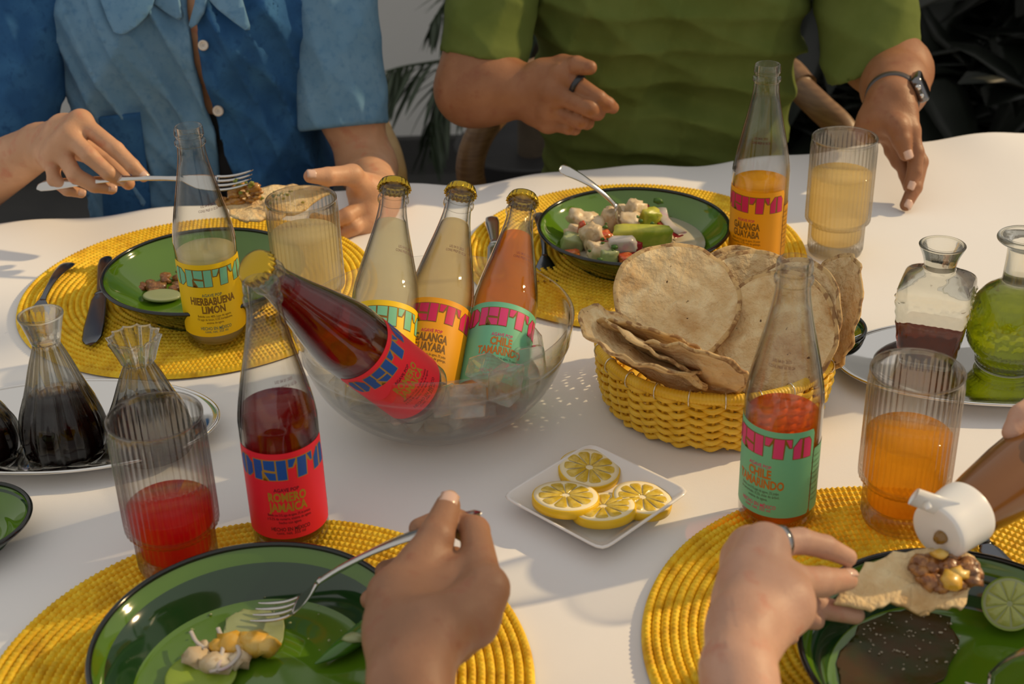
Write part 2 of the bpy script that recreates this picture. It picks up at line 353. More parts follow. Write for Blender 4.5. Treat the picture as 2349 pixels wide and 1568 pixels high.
def poly_fill(poly, step=.09):
    """fill a polygon with a fine mesh so it can be bent round a bottle"""
    bm = bmesh.new(); vs = [bm.verts.new((x, y, 0)) for x, y in poly]; bm.faces.new(vs); bmesh.ops.triangulate(bm, faces=bm.faces[:])
    xs = np.arange(math.floor(min(p[0] for p in poly) / step) * step, max(p[0] for p in poly), step)
    for x in xs:
        bmesh.ops.bisect_plane(bm, geom=bm.verts[:] + bm.edges[:] + bm.faces[:], plane_co=(x + 1e-4, 0, 0), plane_no=(1, 0, 0))
    bm.verts.index_update(); V = np.array([v.co[:] for v in bm.verts]); Fc = [tuple(v.index for v in f.verts) for f in bm.faces]; bm.free(); return V, Fc
def grow(poly, d):
    p = np.array(poly, float); n = len(p); out = []
    area = sum(p[i][0] * p[(i + 1) % n][1] - p[(i + 1) % n][0] * p[i][1] for i in range(n))
    s = 1 if area > 0 else -1
    for i in range(n):
        a = p[i] - p[i - 1]; b = p[(i + 1) % n] - p[i]; a /= np.linalg.norm(a); b /= np.linalg.norm(b)
        na = np.array([a[1], -a[0]]) * s; nb = np.array([b[1], -b[0]]) * s; q = na + nb; q = q / max(q @ q, .35) * 2 * .5 * 2
        out.append(p[i] + q * d * .5 * 2 / 2 * 1.0)
    return [tuple(x) for x in out]
def wordmark():
    A, B = MB(), MB(); x = 0
    for ch in 'ORITA':
        w_, fills, outl = LET[ch]
        for f in fills:
            V, Fc = poly_fill([(px + x, py) for px, py in f]); A.add(V, Fc)
        V, Fc = poly_fill(grow([(px + x, py) for px, py in outl], .075)); B.add(V, Fc)
        x += w_ + (.10 if ch != 'R' else .07)
    x -= .1
    for q in (A, B): q.V = [(v[0] - x / 2, v[1], 0) for v in q.V]
    return A, B
WM = wordmark()
def wrap(V, r, z0, ang=0.):
    V = np.asarray(V, float); a = V[:, 0] / r + ang
    return np.stack([r * np.sin(a), -r * np.cos(a), z0 + V[:, 1]], -1)

# ------------------------------------------------------------------ pop bottles
BH, BR, LT, LB = .2228, .0299, .0946, .0177
bprof = [(.0001, .004), (.018, .003), (.0235, .0006), (.0265, .001), (.0290, .005), (BR, .011), (BR, .06), (BR, .104), (.0296, .112), (.0283, .122), (.0260, .134), (.0232, .147), (.0203, .160), (.0174, .173), (.0150, .185), (.0134, .195), (.0128, .2025), (.0127, .2045), (.0143, .2058), (.0145, .2080), (.0141, .2098), (.0126, .2108), (.0125, .2128), (.0134, .2140), (.0137, .2160), (.0135, .2185), (.0133, .2205), (.0128, .2222), (.0118, BH), (.0106, .2222), (.0101, .21), (.0103, .20), (.0128, .185)]
def bprofile():
    p = np.array(bprof); return p
def r_at(z):
    q = np.array(bprof[6:18]); return float(np.interp(z, q[:, 1], q[:, 0]))
bp_outer = np.vstack([smoothprof(bprof[:7], 30)[:-1], smoothprof(bprof[6:17], 60)[:-1], smoothprof(bprof[16:30], 70), [(min(.0103 + (.2 - z) * .1, r_at(z) - .0016) if z > .185 else r_at(z) - .0016, z) for z in np.linspace(.2, .012, 48)], [(.0255, .0075), (.020, .0058), (.0001, .0058)]])
_bm = {}
SM = {'yellow': (['HIERBABUENA', 'LIMÓN'], ['Bebida con 48% jugo de agave,', '1% jugo de limón, 0.2% hierbabuena,', 'enzima de agave.']),
      'orange': (['GALANGA', 'GUAYABA'], ['Bebida con 51% jugo de agave, 2% pulpa', 'de guayaba, 0.2% raíz de galanga,', 'enzima de agave.']),
      'green': (['CHILE', 'TAMARINDO'], ['Bebida con 51% jugo de agave, 2% pulpa', 'de tamarindo, 0.2% chile de árbol,', 'enzima de agave.']),
      'red': (['ROMERO', 'JAMAICA'], ['Bebida con 51% jugo de agave, 2% de jamaica', 'y 0.2% de romero, enzima de agave.', 'hecho con agave'])}
INK = {'yellow': ('lab_yellow', 'ink_mint', 'ink_line', 'ink_grey', 'ink_line', 'ink_line'), 'orange': ('lab_orange', 'ink_pink', 'ink_line', 'ink_pink', 'ink_brown', 'ink_brown'),
       'green': ('lab_green', 'ink_rose', 'ink_line', 'ink_rose', 'ink_orange', 'ink_grey'), 'red': ('lab_red', 'ink_blue', 'ink_gold', 'ink_dark', 'ink_gold', 'ink_dark')}
def label_mesh(h0, h1, half, top_round=True):
    nu, nv = 60, 14; V = []
    for u in np.linspace(-1, 1, nu):
        e = max(0, (abs(u) - .95) / .05); dr = (1 - math.sqrt(max(0, 1 - e * e))) * .004
        for v in np.linspace(0, 1, nv): V.append((u * half, h0 + dr + (h1 - h0 - 2 * dr) * v, 0))
    return np.array(V), gridfaces(nu, nv)
def bottle(kind, liq, level, label, yaw, capped, group):
    t = thing('pop_bottle', label, 'bottle', group=group)
    def part(key, name, mat, par, build):
        if key in _bm: o = bpy.data.objects.new(name, _bm[key]); COL.objects.link(o); o.parent = par
        else: o = mk(name, *build(), mat=mat, parent=par); _bm[key] = o.data
        return o
    part('glass', 'glass', M['glass'], t, lambda: lathe(bp_outer, 64))
    q = [(r_at(z) - .0020 if z > .012 else .0250, z) for z in np.linspace(.0066, level, 30)]
    mk('liquid', *lathe([(.0001, .0064)] + q + [(q[-1][0] * .98, level + .0003), (.0001, level)], 56), mat=M[liq], parent=t)
    lo, hi = LB, LT; half = BR * 1.45; ink = INK[kind]; rl = BR + .00025; rt = BR + .00040
    V, Fc = label_mesh(lo, hi, half); lb = mk('label', wrap(V, rl, 0, yaw), Fc, M[ink[0]], t)
    V, Fc = label_mesh(lo, lo + .058, BR * .62); sl = mk('side_label', wrap(V, rl, 0, yaw + 1.45 + .64), Fc, M[ink[0]], t)
    m = MB()
    for i in range(9):
        a, b = text2d('Consérvese en lugar fresco y seco, agitar' if i % 2 else 'Información nutrimental por envase', .0026); m.add(wrap(a, rt, lo + .05 - i * .0050, yaw + 2.12), b)
    m.build('small_text', M[ink[5]], sl)
    Hh = hi - lo; U = .0172; z = hi - .075 * Hh - U
    mk('wordmark_outline', wrap(np.array(WM[1].V) * U, rt, z, yaw), WM[1].F, M[ink[2]], lb)
    mk('wordmark', wrap(np.array(WM[0].V) * U, rt + .00012, z, yaw), WM[0].F, M[ink[1]], lb)
    def line(s, top, size, ink_, width, bold=0, nm='text'):
        a, b = text2d(s, size, bold); a = a * np.array([width / (a[:, 0].max() - a[:, 0].min()), 1, 1]); mk(nm, wrap(a, rt, hi - top * Hh, yaw), b, M[ink_], lb)
    line('AGAVE POP', .437, .0044, ink[3], .0195, .00006)
    f1, f2 = SM[kind][0]; FW = {'HIERBABUENA': .0455, 'LIMÓN': .0230, 'GALANGA': .0310, 'GUAYABA': .0310, 'CHILE': .0200, 'TAMARINDO': .0410, 'ROMERO': .0295, 'JAMAICA': .0300}
    line(f1, .550, .0108, ink[4], FW[f1], .00040, 'flavour_text'); line(f2, .667, .0108, ink[4], FW[f2], .00036, 'flavour_text')
    for i, s in enumerate(SM[kind][1]): line(s, .725 + .045 * i, .0034, ink[5], (.0335, .0350, .0170)[i], .00002, 'small_text')
    line('HECHO EN MÉXICO', .902, .0048, ink[3], .0305, .00006); line('cont. net. 355 ml', .943, .0040, ink[3], .0225, .00002)
    # printed lot code on the glass shoulder
    m = MB()
    for i, s in enumerate(('L02 04 01 2025', 'CONS PREF 01 02 26')):
        a, b = text2d(s, .0036); a = a * np.array([.62, 1, 1]); zz = .150 - .0045 * i; m.add(wrap(a, r_at(zz) + .0006, zz, yaw + .35), b)
    m.build('lot_code', M['ink_dark'], t)
    if capped:
        def capg():
            n = 126; prof = [(.0001, BH + .0042), (.0105, BH + .0041), (.0128, BH + .0032), (.0141, BH + .0010), (.0148, BH - .0028), (.0154, BH - .0046), (.0148, BH - .0046), (.0138, BH)]
            V, Fc = lathe(prof[::-1], n, lambda a, r, z: 1 + np.where(z < BH + .0015, .055 * np.clip((BH + .0015 - z) / .005, 0, 1), 0) * np.cos(21 * a)); return V, Fc
        part('cap', 'crown_cap', M['gold'], t, capg)
    return t
def stand(t, x, y, z=MT): t.location = (x, y, z)
GS, GC = 'opened pop bottles standing on the placemats', 'capped pop bottles chilling in the glass bowl'
def view_yaw(x, y, off=0): return -math.atan2(-x, y) * -1 * 0 + math.atan2(x, y) * -1 + off
stand(bottle('yellow', 'lemonade', .0975, 'opened bottle with yellow label standing on the back left placemat', math.radians(13), False, GS), -.2933, 1.2349)
stand(bottle('red', 'hibiscus', .119, 'opened bottle of dark red drink with red label beside the red tumbler', math.radians(11), False, GS), -.1779, .9007)
stand(bottle('orange', 'guava', .0975, 'opened bottle with orange label behind the basket of tostadas', math.radians(-36), False, GS), .2662, 1.3712)
stand(bottle('green', 'tamarind', .0955, 'opened bottle with mint green label on the front right placemat', math.radians(-42), False, GS), .2051, .9090)
def lean(t, base, topdir, yaw=0):
    d = Vector(topdir).normalized(); q = d.to_track_quat('Z', 'Y').to_matrix()
    # keep local -y facing the camera
    toc = Vector((-base[0], -base[1], CAMH - base[2])); y = -(toc - d * toc.dot(d)).normalized(); x = y.cross(d)
    R = Matrix((x, y, d)).transposed() @ Matrix.Rotation(yaw, 3, 'Z')
    t.matrix_world = Matrix.Translation(Vector(base)) @ R.to_4x4()
def solve_lean(front_px, cap_px, z0, Lc=BH, lab_z=LT):
    """base and axis of a bottle of length Lc whose base is at height z0, cap centre and label-top front at the given pixels"""
    x = np.array([*(at(front_px[0], front_px[1] + 190, z0)[:2]), .2, 1.3])
    def res(x):
        d = np.array([x[2], x[3], 1.]); d /= np.linalg.norm(d); b = np.array([x[0], x[1], z0]); toc = CAM - b; f = toc - d * (toc @ d); f /= np.linalg.norm(f)
        a = proj(b + d * lab_z + f * BR); c_ = proj(b + d * Lc); return np.array([a[0] - front_px[0], a[1] - front_px[1], c_[0] - cap_px[0], c_[1] - cap_px[1]])
    lam = 1.; r = res(x)
    for _ in range(200):
        J = np.array([(res(x + np.eye(4)[i] * 1e-5) - r) / 1e-5 for i in range(4)]).T; A = J.T @ J
        dx = np.linalg.solve(A + lam * np.diag(np.diag(A) + 1e-6), -J.T @ r); r2 = res(x + dx)
        if r2 @ r2 < r @ r: x = x + dx; r = r2; lam = max(lam / 3, 1e-8)
        else: lam = min(lam * 4, 1e8)
    d = np.array([x[2], x[3], 1.]); return np.array([x[0], x[1], z0]), d / np.linalg.norm(d)
BC = np.array([-.068, 1.09]); BWR, BWH = .123, .100
for kind, liq, lvl, lab_, fp, cp, z0, yw in (('yellow', 'lemonade', .183, 'capped bottle with yellow label, leftmost of three upright in the glass bowl', (884, 688), (905, 424), .034, .30),
                                          ('orange', 'peach', .186, 'capped bottle with orange label, middle of three upright in the glass bowl', (1012, 684), (1058, 436), .025, -.10),
                                          ('green', 'amber', .180, 'capped bottle with mint green label, rightmost upright in the glass bowl', (1160, 694), (1200, 455), .018, .06)):
    t = bottle(kind, liq, lvl, lab_, 0, True, GC); b, d = solve_lean(fp, cp, z0); lean(t, b, d, yw)
t = bottle('red', 'hibiscus', .190, 'capped bottle with red label lying slanted across the glass bowl', 0, True, GC)
b = at(965, 905, .058); best = None
for D in np.arange(.9, 1.6, .001):
    p = atD(585, 612, D)
    e = abs(np.linalg.norm(p - b) - BH)
    if p[2] > .08 and (best is None or e < best[0]): best = (e, p)
lean(t, b, best[1] - b, .12)

# ------------------------------------------------------------------ glass bowl with ice
gb = thing('glass_bowl', 'large clear glass bowl of ice with four bottles in it', 'bowl', (*BC, 0))
o1 = smoothprof([(.0001, .0025), (.035, .002), (.045, .0005), (.052, .0015), (.070, .009), (.090, .024), (.106, .044), (.1155, .066), (.1178, .0745)], 60)
o2 = [(.1192, .0765), (.1205, .0785)]; o3 = smoothprof([(.1212, .081), (.1225, .090), (.1235, .0975), (.1232, .1005), (.1212, .1015), (.1196, .0995), (.1188, .090), (.1165, .079), (.1135, .066), (.104, .046), (.088, .0275), (.068, .0125), (.045, .006), (.0001, .0055)], 90)
mk('glass_wall', *lathe(np.vstack([o1, o2, o3]), 128), mat=M['bowl_glass'], parent=gb)
wz = .034; mk('melt_water', *lathe([(.0001, .0065), (.045, .007), (.068, .0135), (.0872, .028), (.0925, wz), (.0001, wz)], 80), mat=M['water'], parent=gb)
# ice
def rock(s, seed):
    bm = bmesh.new(); bmesh.ops.create_cube(bm, size=s); bmesh.ops.bevel(bm, geom=bm.edges[:], offset=s * .16, segments=3, affect='EDGES', profile=.6)
    V = np.array([v.co[:] for v in bm.verts]); V = V * (1 + .10 * wob(V, 90, seed))[:, None] * np.array([1, .9, .72]); Fc = [tuple(v.index for v in f.verts) for f in bm.faces]; bm.free(); return V, Fc
for i, (dx, dy, z, sz) in enumerate([(.030, -.075, .052, .030), (.062, -.055, .055, .031), (.010, -.082, .058, .026), (.085, -.020, .056, .028), (.045, -.045, .064, .028), (.020, -.060, .036, .030), (-.020, -.078, .040, .029), (-.055, -.060, .040, .029),
                                     (.058, -.058, .030, .027), (-.078, -.025, .046, .028), (-.085, .010, .052, .027), (.090, .020, .052, .027), (.0, -.066, .020, .024), (.035, -.040, .022, .026), (-.040, -.040, .022, .026), (.075, -.035, .038, .026)]):
    t = tag(mk('ice_cube', *rock(sz, i + 1), mat=M['ice'], smooth=False), (['ice cube below the base of the slanted red bottle', 'ice cube in front of the mint green label in the glass bowl', 'frontmost ice cube in the glass bowl', 'ice cube at the right wall of the glass bowl', 'topmost ice cube of the pile in the glass bowl'] + ['ice cube sunk beneath the bottles and other cubes in the glass bowl'] * 11)[i], 'ice cube', 'ice cubes in the glass bowl')
    q = math.hypot(dx, dy); lim = float(np.interp(z - sz * .4, [.005, .0125, .0275, .046, .066], [.045, .068, .088, .104, .1135])) - sz * .62; k = min(1, lim / q)
    t.location = (BC[0] + dx * k, BC[1] + dy * k, z + .004); t.rotation_euler = (i, i * 1.7, i * .6)
# ------------------------------------------------------------------ ribbed tumblers
TH, TR, TL = .1346, .0348, .0298
def tumbler(x, y, z, liq, lvl, label):
    t = thing('tumbler', label, 'glass', (x, y, z), group='ribbed drinking tumblers')
    n = 44 * 8
    prof = smoothprof([(.0001, .003), (TL * .8, .002), (TL * .93, .0004), (TL * .99, .004), (TL, .012), (TL * 1.005, .033), (TL * 1.03, .036), (TR * .97, .0395), (TR, .045), (TR, .08), (TR, TH - .006), (TR * 1.004, TH - .0015), (TR * .985, TH), (TR * .955, TH - .001), (TR * .95, TH - .005)], 84)
    def rib(a, r, z):
        return 1 + np.where((z > .006) & (z < TH - .006), .022, 0.) * np.abs(np.cos(22 * a)) * np.where(r > .02, 1, 0)
    mk('outer_glass', *lathe(prof, n, rib), mat=M['tumbler'], parent=t)
    inn = smoothprof([(.0001, .0145), (TL * .7, .0145), (TL * .90, .018), (TL * .92, .033), (TL * .95, .037), (TR * .90, .042), (TR * .93, .048), (TR * .945, TH - .003)], 50)
    mk('inner_glass', *lathe(inn[::-1], 64), mat=M['inner'], parent=t)
    li = np.array(inn); zz = np.linspace(.0148, lvl, 26); rr = np.interp(zz, li[3:, 1], li[3:, 0]) - .0005
    mk('liquid', *lathe([(.0001, .0148)] + list(zip(rr, zz)) + [(.0001, lvl)], 64), mat=M[liq], parent=t); return t
tumbler(-.2597, .8658, MT, 'hibiscus_light', .057, 'ribbed tumbler of red drink on the front left placemat')
tumbler(-.2016, 1.2678, MT, 'lemonade', .099, 'ribbed tumbler of cloudy yellow drink before the hand holding a tostada')
tumbler(.3612, 1.4101, 0, 'peach', .093, 'ribbed tumbler of pale drink beside the hand with the watch')
tumbler(.3007, .8992, MT, 'amber_clear', .0785, 'ribbed tumbler of amber drink on the front right placemat')

# ------------------------------------------------------------------ basket
M['rattan'] = pbr('yellow_rattan', (.78, .46, .02), .4, spec=.4, col2=(.86, .56, .05), nscale=60)
M['wire'] = pbr('wire_clip', (.8, .78, .7), .25, .9)
BK = np.array([.183, 1.108]); BKR, BKH = .104, .056
def basket():
    t = thing('basket', 'round yellow woven basket holding a heap of tostadas', 'basket', (*BK, 0))
    ns = 44; R = lambda z: np.interp(z, [0, .008, .03, BKH], [.093, .0985, .103, BKR])
    s_ = None
    for k in range(ns):
        a = 2 * PI * k / ns
        if s_ is None:
            s_ = mk('stake', *tube([(float(R(z)), 0, z) for z in np.linspace(.001, BKH, 7)], .0017, 6), mat=M['rattan'], parent=t); o = s_
        else: o = s_.copy(); COL.objects.link(o); o.parent = t
        o.rotation_euler = (0, 0, a)
    rows = 12
    for j in range(rows):
        z = .004 + j * (BKH - .010) / (rows - 1); n = 264; a = np.arange(n) * 2 * PI / n
        rr = R(z) + .0031 * np.cos(ns / 2 * a + PI * (j % 2)); zz = z + .0011 * np.cos(ns / 2 * a + PI * (j % 2) + 1.2) * (1 if j % 2 else -1)
        V = []
        for q in range(8):
            b = q * PI / 4; V.append(np.stack([(rr + .0021 * math.cos(b)) * np.cos(a), (rr + .0021 * math.cos(b)) * np.sin(a), zz + .0027 * math.sin(b)], -1))
        mk('weaver', np.stack(V, 1).reshape(-1, 3), gridfaces(n, 8, cu=True, cv=True), M['rattan'], t)
    n = 1200; a = np.arange(n) * 2 * PI / n; V = []
    for q in range(10):
        b = q * PI / 5; r = .0046 + .0006 * np.abs(np.sin(110 * a + b * .5))
        V.append(np.stack([(BKR + r * math.cos(b)) * np.cos(a), (BKR + r * math.cos(b)) * np.sin(a), BKH + r * math.sin(b)], -1))
    mk('wrapped_rim', np.stack(V, 1).reshape(-1, 3), gridfaces(n, 10, cu=True, cv=True), M['rattan'], t)
    for k in range(22):
        a = 2 * PI * (k + .3) / 22; c = np.array([BKR * math.cos(a), BKR * math.sin(a), BKH - .001]); e = np.array([math.cos(a), math.sin(a), 0])
        P = [c + .0058 * (math.cos(b) * e + math.sin(b) * np.array([0, 0, 1.25])) for b in np.linspace(0, 2 * PI, 17)[:-1]]
        V, Fc = tube(P + [P[0]], .0006, 5, cap=False); mk('wire_clip', V, Fc, M['wire'], t)
    for j in range(9): mk('base_weaver', *lathe([(.0105 * j + .0005, .004), (.0105 * j + .005, .006), (.0105 * j + .0102, .004), (.0105 * j + .005, .002), (.0105 * j + .0005, .004)], 64), mat=M['rattan'], parent=t)
basket()

# ------------------------------------------------------------------ tostadas
M['tortilla'] = pbr('toasted_tortilla', (.70, .50, .25), .8, spec=.25, sss=.08, col2=[((.80, .63, .36), 55, .42, .62), ((.46, .24, .07), 24, .54, .72), ((.10, .05, .02), 150, .70, .73)], bump=[(190, .8, .004), (60, .6, .006)])
M['tortilla_rim'] = pbr('tortilla_rim', (.60, .40, .17), .8, col2=[((.30, .16, .06), 120, .5, .6)], bump=(200, .5, .002))
def tostada_mesh(R, seed, bend=(0, 0), lip=.0):
    nr, na = 16, 64; a = np.arange(na) * 2 * PI / na; top, bot = [], []
    for i in range(nr + 1):
        r = R * i / nr + (1e-5 if i == 0 else 0); rr = r * (1 + .018 * np.sin(3 * a + seed) + .012 * np.sin(5 * a + seed * 2) + .006 * np.sin(11 * a + seed)) ; x = rr * np.cos(a); y = rr * np.sin(a)
        z = bend[0] * (x / R) ** 2 + bend[1] * (x / R) * (y / R) + .0022 * wob(np.stack([x, y, 0 * x], -1), 60, seed) + .0012 * np.sin(13 * a + seed) * (i / nr) ** 4 + lip * (i / nr) ** 6
        top.append(np.stack([x, y, z + .0013], -1)); bot.append(np.stack([x, y, z - .0013], -1))
    edge = np.stack([top[-1][:, 0] * 1.012, top[-1][:, 1] * 1.012, (top[-1][:, 2] + bot[-1][:, 2]) / 2], -1)
    rows = top + [edge] + bot[::-1]; V = np.stack(rows, 1).reshape(-1, 3); return V, gridfaces(na, len(rows), cu=True)
def tostada(px, py, D, R, normal, label, seed, bend=(0, 0), spin=0, lip=0):
    o = mk('tostada', *tostada_mesh(R, seed, bend, lip), mat=M['tortilla']); o.data.materials.append(M['tortilla_rim'])
    for p in o.data.polygons:
        if p.index % 34 in (15, 16, 17): p.material_index = 1
    tag(o, label, 'tostada', 'tostadas in the yellow basket')
    q = Vector(normal).normalized().to_track_quat('Z', 'Y'); o.rotation_euler = (q.to_matrix() @ Matrix.Rotation(spin, 3, 'Z')).to_euler(); o.location = atD(px, py, D); return o
tostada(1551, 690, 1.235, .0565, (.06, -.66, .75), 'largest round tostada standing upright at the front of the basket', 1, (.002, .002))
tostada(1722, 712, 1.275, .0560, (.10, -.86, .52), 'tostada half hidden behind the largest one, its arched top showing', 5, (.002, 0))
tostada(1700, 715, 1.30, .060, (.05, -.88, .47), 'rearmost tostada with only a thin arched edge showing', 9, (.001, 0))
tostada(1782, 765, 1.215, .057, (-.55, -.62, .58), 'broad shaded tostada leaning behind the neck of the mint green bottle', 3, (.010, 0), .9)
tostada(1815, 738, 1.225, .057, (-.72, -.48, .42), 'tostada leaning just right of the mint green bottle neck', 13, (.006, 0), .5)
tostada(1915, 715, 1.235, .052, (-.93, -.18, .28), 'narrow edge-on tostada sticking up at the right of the basket', 4, (.005, .0), .3)
def oblique(phi, rho, sgn):
    p = math.radians(phi); m = RI * math.sin(p) + UP * math.cos(p); return m * sgn * math.sqrt(1 - rho * rho) - fwd * rho
tostada(1462, 806, 1.165, .056, oblique(26, .27, 1), 'curled tostada jutting out at the far left of the basket', 6, (.010, 0), .3, .002)
tostada(1492, 812, 1.180, .055, oblique(33, .16, -1), 'tilted tostada on edge just inside the left curled one', 7, (.008, .004), .8)
tostada(1500, 788, 1.190, .046, oblique(22, .16, -1), 'tostada with a sunlit orange edge below the largest one', 11, (-.004, .003), .3)
tostada(1582, 846, 1.160, .0495, oblique(22, .27, -1), 'dark undersided tostada lying lowest across the basket front', 8, (-.006, 0), .35)

# ------------------------------------------------------------------ lemon plate
def sq_grid(half, corner, prof, n=96):
    """rounded-square lathe: prof (scale,z)"""
    a = np.arange(n) * 2 * PI / n; p = corner
    rr = 1 / (np.abs(np.cos(a)) ** p + np.abs(np.sin(a)) ** p) ** (1 / p); V = []
    for s, z in prof:
        pp = 2 + (p - 2) * min(1, s * 1.2); r2 = 1 / (np.abs(np.cos(a)) ** pp + np.abs(np.sin(a)) ** pp) ** (1 / pp)
        V.append(np.stack([half * s * r2 * np.cos(a), half * s * r2 * np.sin(a), np.full(n, z)], -1))
    return np.stack(V, 1).reshape(-1, 3), gridfaces(n, len(prof), cu=True)
lz = .015; cs = [at(*q, lz) for q in ((1168, 1132), (1352, 1018), (1581, 1128), (1370, 1264))]; LC = sum(cs) / 4
LA = math.atan2(*(cs[2] - cs[1])[[1, 0]]); LS = np.linalg.norm(cs[2] - cs[1]) / 2 * 1.02
lp = tag(mk('square_plate', *sq_grid(LS, 14, [(1e-3, .0012), (.5, .0010), (.66, 0), (.70, .0005), (.86, .0075), (.97, .0138), (1.0, .0150), (.985, .0162), (.95, .0155), (.84, .0095), (.70, .0045), (.62, .0036), (1e-3, .0034)]), mat=M['white_china']), 'small square white plate of lemon slices in front of the basket', 'plate')
lp.location = (LC[0], LC[1], 0); lp.rotation_euler = (0, 0, LA)
M['rind'] = pbr('lemon_rind', (.80, .50, .008), .35, spec=.5, bump=(700, .3, .0006), sss=.05)
M['pith'] = pbr('lemon_pith', (.86, .76, .50), .6, spec=.3)
M['flesh'] = pbr('lemon_flesh', (.62, .42, .03), .18, spec=.6, col2=[((.74, .54, .08), 140, .45, .6)], bump=(420, .4, .001), coat=.3)
def citrus_slice(px, py, z, R, th, label, tilt, spin, rind='rind', flesh='flesh', nseg=10):
    t = thing('lemon_slice', label, 'lemon slice', at(px, py, z), group='lemon slices on the square plate'); t.rotation_euler = (tilt[0], tilt[1], spin)
    mk('rind', *lathe([(R * .93, -th), (R * .99, -th * .92), (R, -th * .5), (R * .99, -th * .06), (R * .965, 0), (R * .93, 0)], 64), mat=M[rind], parent=t)
    mk('pith', *lathe([(.0001, -th), (R * .935, -th), (R * .94, -th * .5), (R * .95, .0001), (R * .80, .0003), (R * .5, 0), (.0001, .0002)], 64), mat=M['pith'], parent=t)
    for k in range(nseg):
        a0 = 2 * PI * k / nseg + .045; a1 = 2 * PI * (k + 1) / nseg - .045; am = (a0 + a1) / 2; rows = []
        for f, zz in ((.12, .0002), (.15, .0009), (.5, .0011), (.74, .0010), (.80, .0002)):
            rows.append([((R * f) * (1 - (.06 * abs(2 * u - 1) ** 4 if f > .7 else 0)) * math.cos(a0 + (a1 - a0) * u), (R * f) * (1 - (.06 * abs(2 * u - 1) ** 4 if f > .7 else 0)) * math.sin(a0 + (a1 - a0) * u), zz + (.0003 if 0 < u < 1 else -.0004)) for u in np.linspace(0, 1, 7)])
        mk('segment', np.array(rows).reshape(-1, 3), gridfaces(5, 7), M[flesh], t)
    return t
citrus_slice(1352, 1072, .0125, .0262, .0075, 'lemon slice at the back of the square plate', (.10, .06), .2)
citrus_slice(1474, 1140, .0135, .0245, .0075, 'lemon slice at the right of the square plate', (.10, .10), .9)
citrus_slice(1384, 1161, .0165, .0262, .0075, 'lemon slice at the front of the square plate', (-.16, .03), .5)
citrus_slice(1298, 1136, .0200, .0272, .0078, 'lemon slice at the left, lying on top of the others', (-.10, .10), .35)

# ------------------------------------------------------------------ silver trays and carafes
def oval_tray(c, a, b, rz, label):
    t = thing('oval_tray', label, 'tray', (c[0], c[1], 0), rz, 'oval silver trays'); n = 128
    prof = [(1e-4, .0042), (.55, .0042), (.70, .0046), (.745, .0062), (.78, .0095), (.82, .0112), (.93, .0140), (.985, .0158), (1.0, .0152), (1.0, .0138), (.98, .0138), (.93, .0122), (.82, .0094), (.765, .006), (.72, .0010), (.6, .0004), (1e-4, .0004)]
    V, Fc = lathe(prof[::-1], n); m = min(a, b); V[:, 0] *= a; V[:, 1] *= b
    mk('dish', V, Fc, M['silver'], t)
    q = np.arange(n) * 2 * PI / n; R = []
    for k in range(8):
        g = k * PI / 4; R.append(np.stack([(a + .0016 * math.cos(g)) * np.cos(q), (b + .0016 * math.cos(g)) * np.sin(q), .0152 + .0016 * math.sin(g) + 0 * q], -1))
    mk('rolled_rim', np.stack(R, 1).reshape(-1, 3), gridfaces(n, 8, cu=True, cv=True), M['silver'], t); return t
oval_tray((-.402, 1.064), .139, .078, 0., 'oval silver tray carrying three carafes of dark sauce at left')
oval_tray((.455, 1.130), .152, .082, -.05, 'oval silver tray carrying two cut glass carafes at right')
def carafe(px, py, prof, nside, flute, lvl, liq, label, rz=0, inset=.003, shape=None, n=144, relief=None):
    p = at(px, py, .0046); t = thing('carafe', label, 'carafe', (p[0], p[1], .0046), rz)
    sp = smoothprof(prof, 90) if shape is None or shape == 'sq' else np.array(prof)
    H = sp[-1, 1]
    def rib(a, r, z):
        k = 1.
        if shape == 'sq':
            wq = np.clip((H * .80 - z) / (H * .12), 0, 1); q = 7.; sq = 1 / (np.abs(np.cos(a)) ** q + np.abs(np.sin(a)) ** q) ** (1 / q); k = 1 + wq * (sq - 1)
        if nside:
            f = flute(z / H); ph = (a * nside / (2 * PI)) % 1; k = k * (1 - f * (np.cos(PI / nside) / np.cos((ph - .5) * 2 * PI / nside) * -1 + 1) * 3)
        if relief: k = k * (1 + relief(a, z))
        return k + 0 * r * a
    mk('glass', *lathe(sp, n, rib), mat=M['cut_glass' if relief else 'carafe_glass'], parent=t)
    i = np.argmax(sp[:, 1] > .005); inn = [(.0001, .006)] + [(max(.003, r - inset), max(z, .0065)) for r, z in sp[i:]]
    if shape == 'sq': mk('inside', *lathe(np.array(inn)[::-1], 96, lambda a, r, z: rib(a, r, z)), mat=M['inner'], parent=t)
    else: mk('inside', *lathe(np.array(inn)[::-1], 72), mat=M['inner'], parent=t)
    inn = np.array(inn); q = inn[inn[:, 1] < lvl]; rl = np.interp(lvl, inn[1:, 1], inn[1:, 0]); q = np.vstack([q, [(rl, lvl)]]); q[:, 0] = np.maximum(q[:, 0] - .0004, 1e-4)
    mk('liquid', *lathe(np.vstack([q, [(.0001, lvl)]]), 72, rib if shape == 'sq' else None), mat=M[liq], parent=t); return t
cprof = [(.0001, .002), (.026, .0015), (.0325, .0008), (.0362, .008), (.0378, .020), (.0350, .040), (.0270, .062), (.0185, .088), (.0130, .103), (.0118, .1075), (.0130, .113), (.0165, .127), (.0186, .134), (.0182, .1355), (.0165, .1345)]
fl = lambda h: 1.0 * min(1, max(0, 1)) * (1 if 0 else 1)
carafe(158, 1036, cprof, 12, lambda h: np.where((h > .03) & (h < .82), 1., 0.), .056, 'soy', 'flared faceted carafe of dark sauce, middle one on the left tray', .2)
cprof2 = [(r * (1.25 if z > .103 else 1), z * .83) for r, z in cprof]
